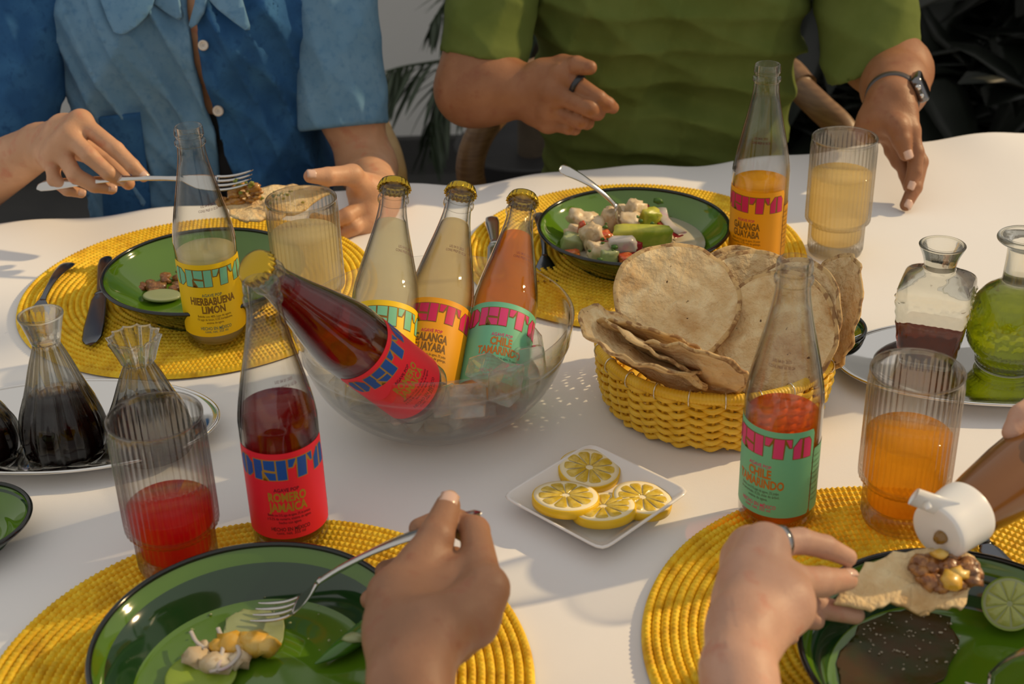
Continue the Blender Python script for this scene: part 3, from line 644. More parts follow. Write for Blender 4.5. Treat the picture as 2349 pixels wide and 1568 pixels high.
carafe(352, 1030, cprof2, 12, lambda h: np.where(h > .03, 1.6, 0.), .046, 'soy', 'shorter faceted carafe with a wide many-sided lip behind the red tumbler', .1)
cprof3 = [(.0001, .002), (.024, .0015), (.0302, .001), (.0335, .008), (.034, .018), (.031, .034), (.022, .050), (.0140, .062), (.0108, .075), (.0100, .098), (.0108, .104), (.0128, .109), (.0132, .112), (.0118, .113)]
carafe(-32, 1046, cprof3, 10, lambda h: np.where((h > .03) & (h < .8), 1., 0.), .034, 'soy', 'slim necked carafe of dark sauce cut by the left edge of the photo', .3)
star = lambda a, z: .045 * np.abs(np.sin(9 * a + z * 330)) * np.abs(np.sin(9 * a - z * 330)) * ((z > .012) & (z < .072)) 
carafe(2128, 822, [(.0001, .002), (.018, .0015), (.0225, .001), (.0250, .006), (.0290, .030), (.0325, .062), (.0335, .074), (.0310, .083), (.0215, .090), (.0152, .094), (.0145, .098), (.0165, .107), (.0205, .1165), (.0208, .1185), (.0190, .1190), (.0175, .1175)], 0, None, .034, 'sauce', 'square cut glass carafe with star relief and brown vinegar', 1.15, shape='sq', n=192, relief=star)
carafe(2306, 838, [(.0001, .002), (.022, .0015), (.0262, .001), (.0285, .005), (.0275, .010), (.0300, .014), (.0370, .026), (.0398, .045), (.0380, .062), (.0300, .076), (.0215, .083), (.0160, .088), (.0148, .095), (.0145, .118), (.0170, .124), (.0235, .128), (.0250, .1305), (.0235, .133), (.0200, .1325)], 0, None, .070, 'oil', 'round bellied embossed carafe of green oil at the right edge', 0, n=192,
       relief=lambda a, z: .035 * np.abs(np.sin(20 * a + z * 500)) * ((z > .008) & (z < .030)) + .030 * np.abs(np.sin(10 * a + z * 300)) * np.abs(np.sin(10 * a - z * 300)) * ((z > .036) & (z < .066)))

# ------------------------------------------------------------------ cutlery
def place(t, a, b, up=(0, 0, 1), roll=0):
    a = np.array(a, float); b = np.array(b, float); x = Vector(b - a).normalized(); z = Vector(up); z = (z - x * z.dot(x)).normalized(); y = z.cross(x)
    t.matrix_world = Matrix.Translation(Vector(a)) @ (Matrix((x, y, z)).transposed() @ Matrix.Rotation(roll, 3, 'X')).to_4x4()
def fork(a, b, label, mat='steel', roll=0, up=(0, 0, 1), kind='fork'):
    t = thing('fork', label, 'fork'); L = float(np.linalg.norm(np.array(b) - np.array(a))); m = M[mat]
    z = lambda x: .006 * math.sin(PI * min(1, x / (.72 * L))) - (.010 * math.sin(PI * max(0, (x - .70 * L) / (.32 * L))) if x > .7 * L else 0)
    xs = np.linspace(0, .70 * L, 26); wd = np.interp(xs / L, [0, .02, .08, .2, .45, .62, .70], [.004, .0078, .0088, .0070, .0036, .0030, .0042])
    mk('handle', *tube([(x, 0, z(x)) for x in xs], wd, 12, flat=np.interp(xs / L, [0, .3, .6, .7], [.22, .30, .75, .4]), up=(0, 1, 0)), mat=m, parent=t)
    xs = np.linspace(.685 * L, .835 * L, 12); wd = np.interp(xs / L, [.685, .72, .76, .835], [.0040, .0078, .0112, .0118])
    mk('head', *tube([(x, 0, z(x)) for x in xs], wd, 14, flat=np.interp(xs / L, [.685, .74, .835], [.4, .14, .11]), up=(0, 1, 0)), mat=m, parent=t)
    for k in range(4):
        y = (k - 1.5) * .0066; xs = np.linspace(.825 * L, L, 10)
        mk('tine', *tube([(x, y * (1 - .05 * (x / L - .82)), z(x)) for x in xs], np.interp(xs / L, [.82, .95, 1], [.00185, .0016, .0007]), 8, flat=.7, up=(0, 1, 0)), mat=m, parent=t)
    place(t, a, b, up, roll); return t
def knife(a, b, label, mat='dark_steel', up=(0, 0, 1), roll=0):
    t = thing('table_knife', label, 'knife'); L = float(np.linalg.norm(np.array(b) - np.array(a))); m = M[mat]
    xs = np.linspace(0, .44 * L, 20); wd = np.interp(xs / L, [0, .02, .1, .3, .42, .44], [.004, .0075, .0086, .0062, .0052, .0070])
    mk('handle', *tube([(x, 0, 0) for x in xs], wd, 14, flat=.42, up=(0, 1, 0)), mat=m, parent=t)
    xs = np.linspace(.435 * L, L, 26); wd = np.interp(xs / L, [.435, .46, .5, .8, .93, .98, 1], [.0050, .0062, .0085, .0112, .0105, .006, .001])
    mk('blade', *tube([(x, -.002 * (x / L), 0) for x in xs], wd, 12, flat=np.interp(xs / L, [.43, .5, 1], [.5, .16, .10]), up=(0, 1, 0)), mat=m, parent=t)
    place(t, a, b, up, roll); return t
knife(at(243, 590, .012), at(213, 790, .010), 'dark knife lying between the left placemat rings and the green bowl', roll=.15)
fork(at(160, 603, .012), at(66, 735, .010), 'dark fork handle slanting across the far left of the back left placemat', 'dark_steel')
fork(at(1284, 384, .105), at(1468, 512, .040), 'fork stuck in the bowl of fish salad', 'steel', up=(.3, -.4, 1))
knife(at(1128, 498, .012), at(1146, 640, .010), 'bright knife on the placemat left of the fish salad bowl', 'steel')
fork(at(1238, 488, .012), at(1256, 640, .010), 'dark fork half hidden under the fish salad bowl', 'dark_steel')
knife(at(2205, 1180, .012), at(2345, 1345, .010), 'dark knife on the placemat under the white squeeze cap', 'dark_steel')
fork(at(2460, 1470, .085), at(2200, 1580, .020), 'fork resting on the front right plate at the bottom edge', 'steel')

# ------------------------------------------------------------------ implicit surfaces for bodies and clothes
def axis(lo, hi, fine, hf, hc):
    out = [lo]
    while out[-1] < hi:
        x = out[-1]; d = min([0 if a <= x <= b else min(abs(x - a), abs(x - b)) for a, b in fine] + [9.])
        out.append(x + min(hc, hf + d * .35))
    return np.array(out)
def surface_nets(f, xs, ys, zs):
    ins = f < 0; nx, ny, nz = f.shape
    c = np.zeros((nx - 1, ny - 1, nz - 1), np.int8)
    for a in (0, 1):
        for b in (0, 1):
            for d in (0, 1): c += ins[a:nx - 1 + a, b:ny - 1 + b, d:nz - 1 + d]
    I, J, K = np.nonzero((c > 0) & (c < 8)); idx = np.full(c.shape, -1, np.int32); idx[I, J, K] = np.arange(len(I))
    acc = np.zeros((len(I), 3)); cnt = np.zeros(len(I)); cor = [(a, b, d) for a in (0, 1) for b in (0, 1) for d in (0, 1)]
    for p in cor:
        for ax in range(3):
            if p[ax]: continue
            q = list(p); q[ax] = 1
            fa = f[I + p[0], J + p[1], K + p[2]]; fb = f[I + q[0], J + q[1], K + q[2]]; m = (fa < 0) != (fb < 0); t = np.where(m, fa / np.where(m, fa - fb, 1), 0)
            pos = np.stack([np.full(len(I), float(v)) for v in p], 1); pos[:, ax] = t; acc[m] += pos[m]; cnt += m
    g = np.stack([I, J, K], 1) + acc / cnt[:, None]
    V = np.stack([np.interp(g[:, k], np.arange(len(s)), s) for k, s in enumerate((xs, ys, zs))], 1)
    Q = []
    for ax in range(3):
        u, v = (ax + 1) % 3, (ax + 2) % 3
        sl = [slice(None)] * 3; sl[ax] = slice(0, -1); s2 = [slice(None)] * 3; s2[ax] = slice(1, None)
        A = ins[tuple(sl)]; B = ins[tuple(s2)]; E = np.stack(np.nonzero(A != B), 1)
        ok = (E[:, u] > 0) & (E[:, v] > 0) & (E[:, u] < f.shape[u] - 1) & (E[:, v] < f.shape[v] - 1); E = E[ok]; sg = A[tuple(E.T)]
        def cell(du, dv):
            e = E.copy(); e[:, u] -= du; e[:, v] -= dv; return idx[tuple(e.T)]
        q = np.stack([cell(1, 1), cell(0, 1), cell(0, 0), cell(1, 0)], 1); q[~sg] = q[~sg][:, ::-1]; Q.append(q)
    Q = np.concatenate(Q); return V, Q[(Q >= 0).all(1)]
def smin(a, b, k):
    h = np.clip(.5 + .5 * (b - a) / k, 0, 1); return b + (a - b) * h - k * h * (1 - h)
FAR = .06
class Field:
    def __init__(s, xs, ys, zs): s.ax = (xs, ys, zs); s.f = np.full((len(xs), len(ys), len(zs)), FAR, np.float32)
    def sl(s, lo, hi): return tuple(slice(max(0, int(np.searchsorted(a, l)) - 1), int(np.searchsorted(a, h)) + 1) for a, l, h in zip(s.ax, lo, hi))
    def pts(s, q): return np.meshgrid(s.ax[0][q[0]], s.ax[1][q[1]], s.ax[2][q[2]], indexing='ij', sparse=True)
    def cone_d(s, q, a, b, ra, rb):
        X, Y, Z = s.pts(q); a = np.asarray(a, float); d = np.asarray(b, float) - a; n = d @ d + 1e-12
        t = np.clip(((X - a[0]) * d[0] + (Y - a[1]) * d[1] + (Z - a[2]) * d[2]) / n, 0, 1)
        return np.sqrt((X - a[0] - t * d[0]) ** 2 + (Y - a[1] - t * d[1]) ** 2 + (Z - a[2] - t * d[2]) ** 2) - (ra + (rb - ra) * t)
    def cone(s, a, b, ra, rb, k=.012, f=None):
        f = s.f if f is None else f; a = np.asarray(a, float); b = np.asarray(b, float); r = max(ra, rb) + .035
        q = s.sl(np.minimum(a, b) - r, np.maximum(a, b) + r); d = s.cone_d(q, a, b, ra, rb); f[q] = smin(f[q], d, k)
    def finger(s, P, R, base, kf=.007, ki=.0022):
        P = np.asarray(P, float); r = .035; q = s.sl(P.min(0) - r, P.max(0) + r); loc = None
        for i in range(len(P) - 1):
            d = s.cone_d(q, P[i], P[i + 1], R[i], R[i + 1]); loc = d if loc is None else smin(loc, d, ki)
        s.f[q] = np.minimum(s.f[q], smin(base[q], loc, kf))
    def mesh(s, shift=0.): return surface_nets(s.f + shift, *s.ax)
def skin(name, c, c2, c3): return pbr(name, c, .5, spec=.35, sss=.12, col2=[(c2, 26, .42, .66), (c3, 60, .56, .76)], bump=[(420, .28, .0008), (90, .22, .0016)])
M['skin_a'] = skin('tan_skin', (.50, .27, .15), (.60, .33, .19), (.50, .20, .11)); M['skin_b'] = skin('brown_skin', (.27, .115, .050), (.32, .145, .068), (.24, .085, .038))
M['skin_c'] = skin('olive_skin', (.29, .145, .080), (.34, .17, .095), (.28, .11, .06)); M['skin_d'] = skin('fair_skin', (.48, .27, .18), (.55, .32, .22), (.50, .22, .14))
M['nail'] = pbr('fingernail', (.62, .40, .30), .25, spec=.5, coat=.3)
FR = [.0104, .0094, .0085, .0068]
def nail(par, dip, tip, dors, r, rt=None):
    d = np.asarray(tip, float) - dip; d /= np.linalg.norm(d); n = np.asarray(dors, float); n = n - d * (n @ d); n /= np.linalg.norm(n); s = np.cross(d, n); V = []
    for u in np.linspace(-.55, .62, 7):
        wv = (.72 if -.5 < u < .55 else .5) * r
        for v in np.linspace(-1, 1, 7): V.append(np.asarray(tip) + d * u * r * 1.35 + s * v * wv + n * (r * (1.04 if abs(u) < .5 else .98) * math.sqrt(max(.02, 1 - (v * .72) ** 2)) - r * .10 * max(0, u) ** 2 * 2))
    o = mk('fingernail', V, gridfaces(7, 7), M['nail'], par, world=True); m = o.modifiers.new('s', 'SOLIDIFY'); m.thickness = .0006; m.offset = 0
def hand(fld, par, wrist, wr, palm, fingers, dors, sc=1., nails=(), kp=.012):
    """wrist: list of points (forearm side first), palm: list of (a,b,ra,rb), fingers: {name: points}"""
    for a, b, ra, rb in palm: fld.cone(a, b, ra, rb, kp)
    base = fld.f.copy()
    for nm, P in fingers.items():
        k = {'thumb': 1.16, 'index': 1., 'middle': 1.03, 'ring': .97, 'pinky': .84}[nm.rstrip('2')] * sc
        R = [r * k for r in FR]; 
        if len(P) == 3: R = [R[0], R[1], R[3]]
        fld.finger(P, R, base)
        if nm in nails: nail(par, np.asarray(P[-2], float), np.asarray(P[-1], float), dors[nm] if isinstance(dors, dict) else dors, R[-1] * 1.0)
def person(name_label, loc): return thing('person', name_label, 'person', loc)

# --- the guest in the patchwork denim shirt
W = atY
VIEW = lambda p: (CAM - np.asarray(p)) / np.linalg.norm(CAM - np.asarray(p))
pa = person('person in a patchwork blue denim shirt holding a fork and a tostada', (-.40, 1.80, FZ))
cx = float(W(418, 300, 1.66)[0])
a_wr = W(92, 334, 1.565); a_el = W(-95, 440, 1.64); a_sh = W(40, -170, 1.80)
b_wr = W(866, 452, 1.555); b_el = W(843, 385, 1.70); b_sh = W(735, -170, 1.80)
X = axis(-.74, -.02, [(-.53, -.37), (-.24, -.12)], .0019, .009); Yy = axis(1.40, 1.98, [(1.44, 1.58)], .0019, .009); Z = axis(-.34, .52, [(.0, .16)], .0019, .010)
fa = Field(X, Yy, Z)
def torso_cones(cx, y, w, d, zlo, zsh, neck, shs):
    C = []
    for s in (-1, 1): C.append(((cx + s * w * .40, y, zlo), (cx + s * w * .46, y, zsh - .12), d, d * .98)); C.append(((cx + s * w * .46, y, zsh - .12), (cx + s * w * .30, y + .02, zsh - .03), d * .98, d * .7))
    for sh in shs: C.append(((cx, y + .02, zsh - .01), sh, .055, .050))
    return C
tcA = torso_cones(cx, 1.775, .15, .105, -.30, .30, None, [a_sh, b_sh])
for a, b, ra, rb in tcA: fa.cone(a, b, ra - .020, rb - .020, .05)
nk = (cx, 1.79, .30); hd = (cx + .01, 1.75, .47)
fa.cone(nk, (cx, 1.775, .42), .056, .050, .03)
fa.cone(a_sh, a_el, .050, .043, .03); fa.cone(a_el, a_wr, .044, .0255, .02)
fa.cone(b_sh, W(802, 250, 1.725), .046, .036, .03); fa.cone(W(802, 250, 1.725), b_el, .036, .035, .03); fa.cone(b_el, b_wr, .035, .026, .02)
i0, m0, r0, p0 = W(185, 279, 1.515), W(163, 314, 1.500), W(136, 342, 1.497), W(119, 366, 1.505)
hand(fa, pa, None, None, [(a_wr, W(150, 306, 1.535), .0235, .020), (W(105, 350, 1.55), W(128, 352, 1.515), .019, .015), (W(150, 300, 1.53), i0, .019, .0118), (W(140, 320, 1.525), m0, .018, .0118), (W(122, 340, 1.53), r0, .017, .0112), (W(112, 352, 1.535), p0, .015, .0102), (W(140, 320, 1.545), W(200, 345, 1.535), .018, .013), (i0, m0, .0112, .0112), (m0, r0, .011, .011), (r0, p0, .0105, .010)],
     {'index': [i0, W(266, 343, 1.480), W(304, 381, 1.470), W(329, 404, 1.468)], 'middle': [m0, W(206, 358, 1.468), W(249, 396, 1.462), W(274, 413, 1.466)], 'ring': [r0, W(172, 402, 1.470), W(216, 425, 1.468), W(255, 433, 1.474)],
      'pinky': [p0, W(124, 412, 1.480), W(154, 435, 1.474), W(186, 443, 1.478)], 'thumb': [W(196, 345, 1.535), W(248, 375, 1.520), W(294, 420, 1.497)]}, np.array([.35, -.75, .55]), .98, ('index', 'middle', 'ring', 'pinky'))
i1, m1 = W(838, 470, 1.520), W(850, 500, 1.515)
hand(fa, pa, None, None, [(b_wr, W(842, 440, 1.525), .025, .017), (W(866, 475, 1.545), m1, .022, .015), (W(842, 432, 1.53), W(808, 402, 1.50), .016, .0112), (W(850, 445, 1.53), i1, .019, .0135), (W(858, 500, 1.535), W(835, 525, 1.51), .018, .012), (W(815, 440, 1.525), W(845, 480, 1.53), .009, .016), (i1, m1, .013, .013)],
     {'thumb': [W(808, 401, 1.50), W(752, 405, 1.478), W(712, 404, 1.468)], 'index': [i1, W(795, 495, 1.490), W(752, 512, 1.482), W(722, 500, 1.485)], 'middle': [m1, W(812, 520, 1.492), W(775, 540, 1.487), W(745, 528, 1.492)], 'ring': [W(842, 520, 1.512), W(812, 540, 1.50), W(785, 552, 1.495), W(765, 542, 1.50)]}, np.array([-.1, -.75, .75]), .98, ('thumb',))
mk('body', *fa.mesh(), M['skin_a'], pa, world=True)
# shirt
M['denim_light'] = pbr('light_denim', (.115, .235, .36), .9, spec=.15, col2=[((.145, .27, .395), 24, .4, .65), ((.09, .20, .33), 120, .5, .75)], bump=[(1500, .35, .0006), (60, .3, .002)])
M['denim_dark'] = pbr('dark_denim', (.022, .085, .21), .9, spec=.15, col2=[((.035, .12, .26), 30, .4, .65), ((.018, .068, .175), 120, .5, .75)], bump=[(1500, .35, .0006), (60, .3, .002)])
M['undershirt'] = pbr('black_undershirt', (.008, .008, .009), .9)
M['thread'] = pbr('pale_thread', (.45, .42, .36), .8)
M['button'] = pbr('pearl_button', (.62, .56, .48), .3, spec=.5)
def folds(P, amp, seeds):
    X, Y, Z = P; out = 0
    for (kx, kz, ph, wp) in seeds:
        q = np.sin(kx * X + kz * Z + ph + wp * np.sin(9 * X - 7 * Z + ph)); out = out + (1 - np.abs(q)) ** 1.5 - .45
    return amp * out / len(seeds) * 1.6
def garment(fld, cones, k, openings, amp, seeds, grow_=.0):
    for a, b, ra, rb in cones: fld.cone(a, b, ra + grow_, rb + grow_, k)
    fld.f = np.minimum(fld.f, FAR); fld.f = fld.f - folds(np.meshgrid(*fld.ax, indexing='ij', sparse=True), amp, seeds).astype(np.float32)
    for a, b, ra, rb in openings:      # hollow sleeve ends
        q = fld.sl(np.minimum(a, b) - .1, np.maximum(a, b) + .1); d = fld.cone_d(q, a, b, ra, rb); fld.f[q] = np.maximum(fld.f[q], -d)
    return fld
gX, gY, gZ = np.arange(-.78, .0, .0042), np.arange(1.58, 1.96, .0042), np.arange(-.36, .37, .0042)
ga = Field(gX, gY, gZ)
sleeve_a = (a_sh, W(-38, 318, 1.665), .068, .066); sleeve_b = (b_sh, W(790, 292, 1.715), .060, .052)
ga_full = [(a, b, ra, rb) for a, b, ra, rb in tcA]
SEA = [(48, 30, .3, .9), (30, -22, 1.2, 1.2), (95, 30, 2., .8)]
def cut_plane(fld, p, n): # keeps the side the normal points away from
    X, Y, Z = fld.pts((slice(None),) * 3); n = np.asarray(n, float) / np.linalg.norm(n); d = (X - p[0]) * n[0] + (Y - p[1]) * n[1] + (Z - p[2]) * n[2]; return d
def sleeve_mesh(name, par, mat, sh, end, r0_, r1_, step, amp, seeds, hemn=None, hollow=.011):
    sh = np.asarray(sh); end = np.asarray(end); d = (end - sh) / np.linalg.norm(end - sh); e2 = end + d * .06
    lo = np.minimum(sh, e2) - .09; hi = np.maximum(sh, e2) + .09; g = Field(*[np.arange(l, h, step) for l, h in zip(lo, hi)])
    g.cone(sh, e2, r0_, r1_ + (r1_ - r0_) * .06, .01); P = np.meshgrid(*g.ax, indexing='ij', sparse=True); g.f = g.f - folds(P, amp, seeds).astype(np.float32)
    inner = g.f + hollow; hd_ = cut_plane(g, end, d if hemn is None else hemn); dp = cut_plane(g, end - d * .09, d)
    g.f = np.maximum(np.maximum(g.f, hd_), -np.maximum(inner, -dp)).astype(np.float32)
    return mk(name, *g.mesh(), mat, par, world=True)
for a, b, ra, rb in ga_full: ga.cone(a, b, ra, rb, .05)
base_f = ga.f.copy(); P = np.meshgrid(*ga.ax, indexing='ij', sparse=True); ga.f = (ga.f - folds(P, .016, SEA)).astype(np.float32)
yk = [-60, 50, 170, 280, 330, 440, 800]; zed = np.array([W(440, y, 1.65)[2] for y in yk]); xl = np.array([W(x, y, 1.65)[0] for x, y in zip((395, 417, 438, 466, 484, 492, 500), yk)])
xr = np.array([W(x, y, 1.65)[0] for x, y in zip((482, 437, 453, 481, 494, 532, 640), yk)]); o_ = np.argsort(zed)
XL = np.interp(ga.ax[2], zed[o_], xl[o_])[None, None, :]; XR = np.interp(ga.ax[2], zed[o_], xr[o_])[None, None, :]
shell = np.maximum(ga.f, -(ga.f + .012)); Xg, Yg, Zg = P; topcut = Zg - .345
for nm, mat, side in (('shirt_panel', 'denim_light', Xg - XL), ('shirt_panel', 'denim_dark', XR - Xg)):
    g2 = Field(*ga.ax); g2.f = np.maximum(np.maximum(shell, side), topcut).astype(np.float32); o = mk(nm, *g2.mesh(), M[mat], pa, world=True)
    o['label'] = 'pale denim front half' if side is not None and mat == 'denim_light' else 'dark denim front half'
us = mk('undershirt', *(lambda g: g.mesh())((lambda g: (setattr(g, 'f', np.maximum(base_f + .016, Zg - W(480, 285, 1.66)[2]).astype(np.float32)), g)[1])(Field(*ga.ax))), M['undershirt'], pa, world=True)
sleeve_mesh('sleeve', pa, M['denim_dark'], W(70, -170, 1.78), W(-10, 322, 1.675), .074, .074, .0042, .006, SEA)['label'] = 'dark denim sleeve'
sleeve_mesh('sleeve', pa, M['denim_light'], b_sh, sleeve_b[1], .066, .058, .0042, .006, SEA)['label'] = 'pale denim sleeve'
def on_field(fld, px, py, lo=1.55, hi=1.8, f=None):
    f = fld.f if f is None else f
    for Yq in np.arange(lo, hi, .001):
        p = atY(px, py, Yq); i = [min(len(a) - 1, max(0, int(np.searchsorted(a, c)))) for a, c in zip(fld.ax, p)]
        if f[tuple(i)] < 0: return p
    return atY(px, py, hi)
def drape(name, par, mat, poly, fld, off=.003, th=.003, step=14, f=None, depth_fn=None):
    """cloth piece with the given outline lying on the garment surface"""
    V, Fc = poly_fill(poly, step); bm = bmesh.new(); vs = [bm.verts.new(v) for v in V]
    for q in Fc: bm.faces.new([vs[i] for i in q])
    ys = np.arange(min(p[1] for p in poly), max(p[1] for p in poly), step)
    for y in ys: bmesh.ops.bisect_plane(bm, geom=bm.verts[:] + bm.edges[:] + bm.faces[:], plane_co=(0, y + .01, 0), plane_no=(0, 1, 0))
    bm.verts.index_update(); P2 = np.array([v.co[:2] for v in bm.verts]); Fc = [tuple(v.index for v in q.verts) for q in bm.faces]; bm.free()
    if depth_fn is None:
        Yd = np.array([on_field(fld, x, y, f=f)[1] for x, y in P2]); q = (P2 - P2.mean(0)) / 100; A = np.stack([q[:, 0] ** 0, q[:, 0], q[:, 1], q[:, 0] ** 2, q[:, 0] * q[:, 1], q[:, 1] ** 2], 1)
        Yd = A @ np.linalg.lstsq(A, Yd, rcond=None)[0] - .002
    W3 = []
    for i, (x, y) in enumerate(P2):
        p = atY(x, y, Yd[i]) if depth_fn is None else depth_fn(x, y); W3.append(p + VIEW(p) * off)
    W3 = np.array(W3); n = len(W3); bk = np.array([p - VIEW(p) * th for p in W3]); o = mk(name, W3, Fc, M[mat], par, world=True)
    m = o.modifiers.new('s', 'SOLIDIFY'); m.thickness = th; m.offset = 0; return o
drape('pocket', pa, 'denim_dark', [(228, 268), (322, 258), (344, 440), (350, 520), (240, 520)], ga)['label'] = 'dark denim chest pocket'
for pl, nm, of in (([(228, -30), (232, 0), (248, 45), (262, 74), (274, 79), (288, 78), (312, 62), (336, 38), (350, 15), (362, -30)], 'collar', .010), ([(362, -30), (352, 8), (380, 28), (412, 46), (417, 40), (412, 10), (405, -30)], 'collar_stand', .006),
                   ([(475, -30), (478, -2), (500, 22), (535, 50), (562, 69), (572, 68), (573, 58), (562, 20), (548, -30)], 'collar', .010), ([(452, -30), (446, 10), (434, 58), (440, 64), (452, 56), (466, 30), (474, 0), (474, -30)], 'collar_stand', .006)):
    drape(nm, pa, 'denim_light', pl, ga, of, .004)
for px, py, r in ((467, 104, .0062), (501, 254, .0066)):
    p = on_field(ga, px, py); q = thing('b', 'x', 'x'); bpy.data.objects.remove(q)
    V, Fc = lathe(smoothprof([(.0001, .0012), (.0028, .0013), (.0040, .0024), (.0056, .0026), (r, .0014), (r * .97, 0), (.0001, 0)], 40), 32); V *= 1.0
    Rm = np.array(Vector((.05, -.93, .35)).to_track_quat('Z', 'Y').to_matrix()); o = mk('button', V @ Rm.T + p + np.array([0, -.0015, .0005]), Fc, M['button'], pa, world=True)
    for k in range(4):
        a = k * PI / 2 + .6; c = np.array([.0013 * math.cos(a), .0013 * math.sin(a), .0013]); mk('button_hole', blob((0, 0, 0), (.0005, .0005, .0003), 1, 0, 1)[0] @ Rm.T + c @ Rm.T + p + np.array([0, -.0015, .0005]), ICO[1][1], M['undershirt'], o, world=True)

# --- the guest in the green t-shirt
pb = person('person in a green t-shirt wearing a dark ring and a wristwatch', (.21, 1.88, FZ))
c_wr = W(1212, 208, 1.70); c_el = W(1082, 205, 1.73); c_sh = W(1150, -190, 1.86)
d_wr = W(2046, 232, 1.605); d_el = W(2058, 165, 1.74); d_sh = W(1958, -190, 1.88)
X = axis(-.13, .60, [(.02, .15), (.40, .50)], .0020, .009); Yy = axis(1.45, 2.06, [(1.47, 1.70)], .0020, .009); Z = axis(-.34, .50, [(.0, .15)], .0020, .010)
fb = Field(X, Yy, Z); cb = float(W(1545, 300, 1.76)[0])
tcB = torso_cones(cb, 1.865, .165, .105, -.30, .29, None, [c_sh, d_sh])
for a, b, ra, rb in tcB: fb.cone(a, b, ra - .028, rb - .028, .05)
fb.cone((cb, 1.88, .28), (cb, 1.86, .42), .056, .052, .03)
fb.cone(c_sh, c_el, .052, .044, .03); fb.cone(c_el, W(1130, 200, 1.72), .045, .043, .02); fb.cone(W(1130, 200, 1.72), c_wr, .043, .031, .02); fb.cone(d_sh, W(2010, 130, 1.77), .046, .041, .03); fb.cone(W(2010, 130, 1.77), d_el, .041, .041, .03); fb.cone(d_el, W(2052, 200, 1.675), .042, .038, .02); fb.cone(W(2052, 200, 1.675), d_wr, .038, .027, .02)
i2, m2, r2, p2_ = W(1290, 170, 1.665), W(1272, 214, 1.660), W(1262, 252, 1.665), W(1258, 281, 1.675)
hand(fb, pb, None, None, [(c_wr, W(1250, 190, 1.685), .029, .024), (W(1225, 235, 1.70), W(1248, 255, 1.685), .024, .020), (W(1245, 180, 1.69), i2, .022, .0125), (W(1240, 215, 1.685), m2, .021, .0128), (W(1235, 240, 1.685), r2, .020, .0122), (W(1235, 258, 1.69), p2_, .018, .0112), (i2, m2, .0115, .0118), (m2, r2, .0118, .0112), (r2, p2_, .011, .0105), (W(1255, 170, 1.69), W(1290, 152, 1.685), .018, .013)],
     {'index': [i2, W(1372, 226, 1.640), W(1394, 240, 1.645), W(1406, 247, 1.650)], 'middle': [m2, W(1352, 248, 1.632), W(1370, 258, 1.645), W(1372, 262, 1.665)], 'ring': [r2, W(1332, 277, 1.640), W(1346, 280, 1.655), W(1346, 280, 1.67)], 'pinky': [p2_, W(1304, 292, 1.650), W(1318, 295, 1.66), W(1318, 296, 1.675)],
      'thumb': [W(1292, 151, 1.685), W(1324, 151, 1.66), W(1353, 155, 1.650)]}, np.array([.3, -.8, .4]), 1.12, ())
i3, m3, r3, p3 = W(2086, 298, 1.565), W(2078, 306, 1.575), W(2056, 312, 1.585), W(2040, 312, 1.60)
hand(fb, pb, None, None, [(d_wr, W(2058, 268, 1.59), .0265, .021), (W(2030, 245, 1.61), W(2010, 282, 1.595), .022, .021), (W(2064, 262, 1.585), i3, .019, .0125), (W(2058, 265, 1.59), m3, .019, .0125), (W(2040, 262, 1.60), r3, .019, .012), (W(2020, 262, 1.605), p3, .018, .011), (W(2000, 285, 1.595), W(1985, 300, 1.60), .019, .014), (W(2030, 270, 1.58), W(2058, 292, 1.558), .017, .0125)],
     {'thumb': [W(2056, 290, 1.560), W(2068, 322, 1.548), W(2078, 354, 1.540)], 'index': [i3, W(2101, 350, 1.548), W(2098, 395, 1.535), W(2086, 424, 1.528)], 'middle': [m3, W(2110, 372, 1.560), W(2098, 430, 1.535), W(2078, 470, 1.518)], 'ring': [r3, W(2066, 362, 1.572), W(2078, 400, 1.558), W(2085, 430, 1.548)], 'pinky': [p3, W(2044, 346, 1.585), W(2058, 372, 1.572), W(2072, 392, 1.562)]},
     {'thumb': np.array([.25, -.9, .3]), 'index': np.array([.3, -.9, .3]), 'middle': np.array([.2, -.9, .3])}, 1.04, ('thumb', 'index', 'middle'))
mk('body', *fb.mesh(), M['skin_b'], pb, world=True)
M['tee'] = pbr('green_cotton', (.100, .130, .028), .92, spec=.12, col2=[((.118, .150, .036), 20, .4, .65)], bump=[(1300, .3, .0005), (50, .3, .002)])
SEB = [(28, 42, .9, 1.3), (14, 60, 2.2, 1.5), (50, -20, 1., .8)]
gb_ = Field(np.arange(-.10, .56, .0045), np.arange(1.66, 2.06, .0045), np.arange(-.36, .35, .0045))
for a, b, ra, rb in tcB: gb_.cone(a, b, ra, rb, .05)
P = np.meshgrid(*gb_.ax, indexing='ij', sparse=True)
zb = W(1500, 330, 1.74)[2]; belly = .014 * np.exp(-((P[2] - zb) / .030) ** 2 - ((P[0] - cb - .02) / .12) ** 2) - .010 * np.exp(-((P[2] - zb - .045 + .35 * (P[0] - cb) ** 2 * 6) / .016) ** 2 - ((P[0] - cb) / .13) ** 2)
gb_.f = (gb_.f - folds(P, .0125, SEB) - belly).astype(np.float32); gb_.f = np.maximum(gb_.f, P[2] - .33).astype(np.float32)
mk('tshirt', *gb_.mesh(), M['tee'], pb, world=True)
sleeve_mesh('sleeve', pb, M['tee'], c_sh, W(1112, 132, 1.755), .062, .058, .0042, .005, SEB, hemn=np.array([-.18, -.25, -.95]))
sleeve_mesh('sleeve', pb, M['tee'], d_sh, W(2004, 142, 1.765), .070, .064, .0042, .005, SEB, hemn=np.array([.42, -.2, -.88]))
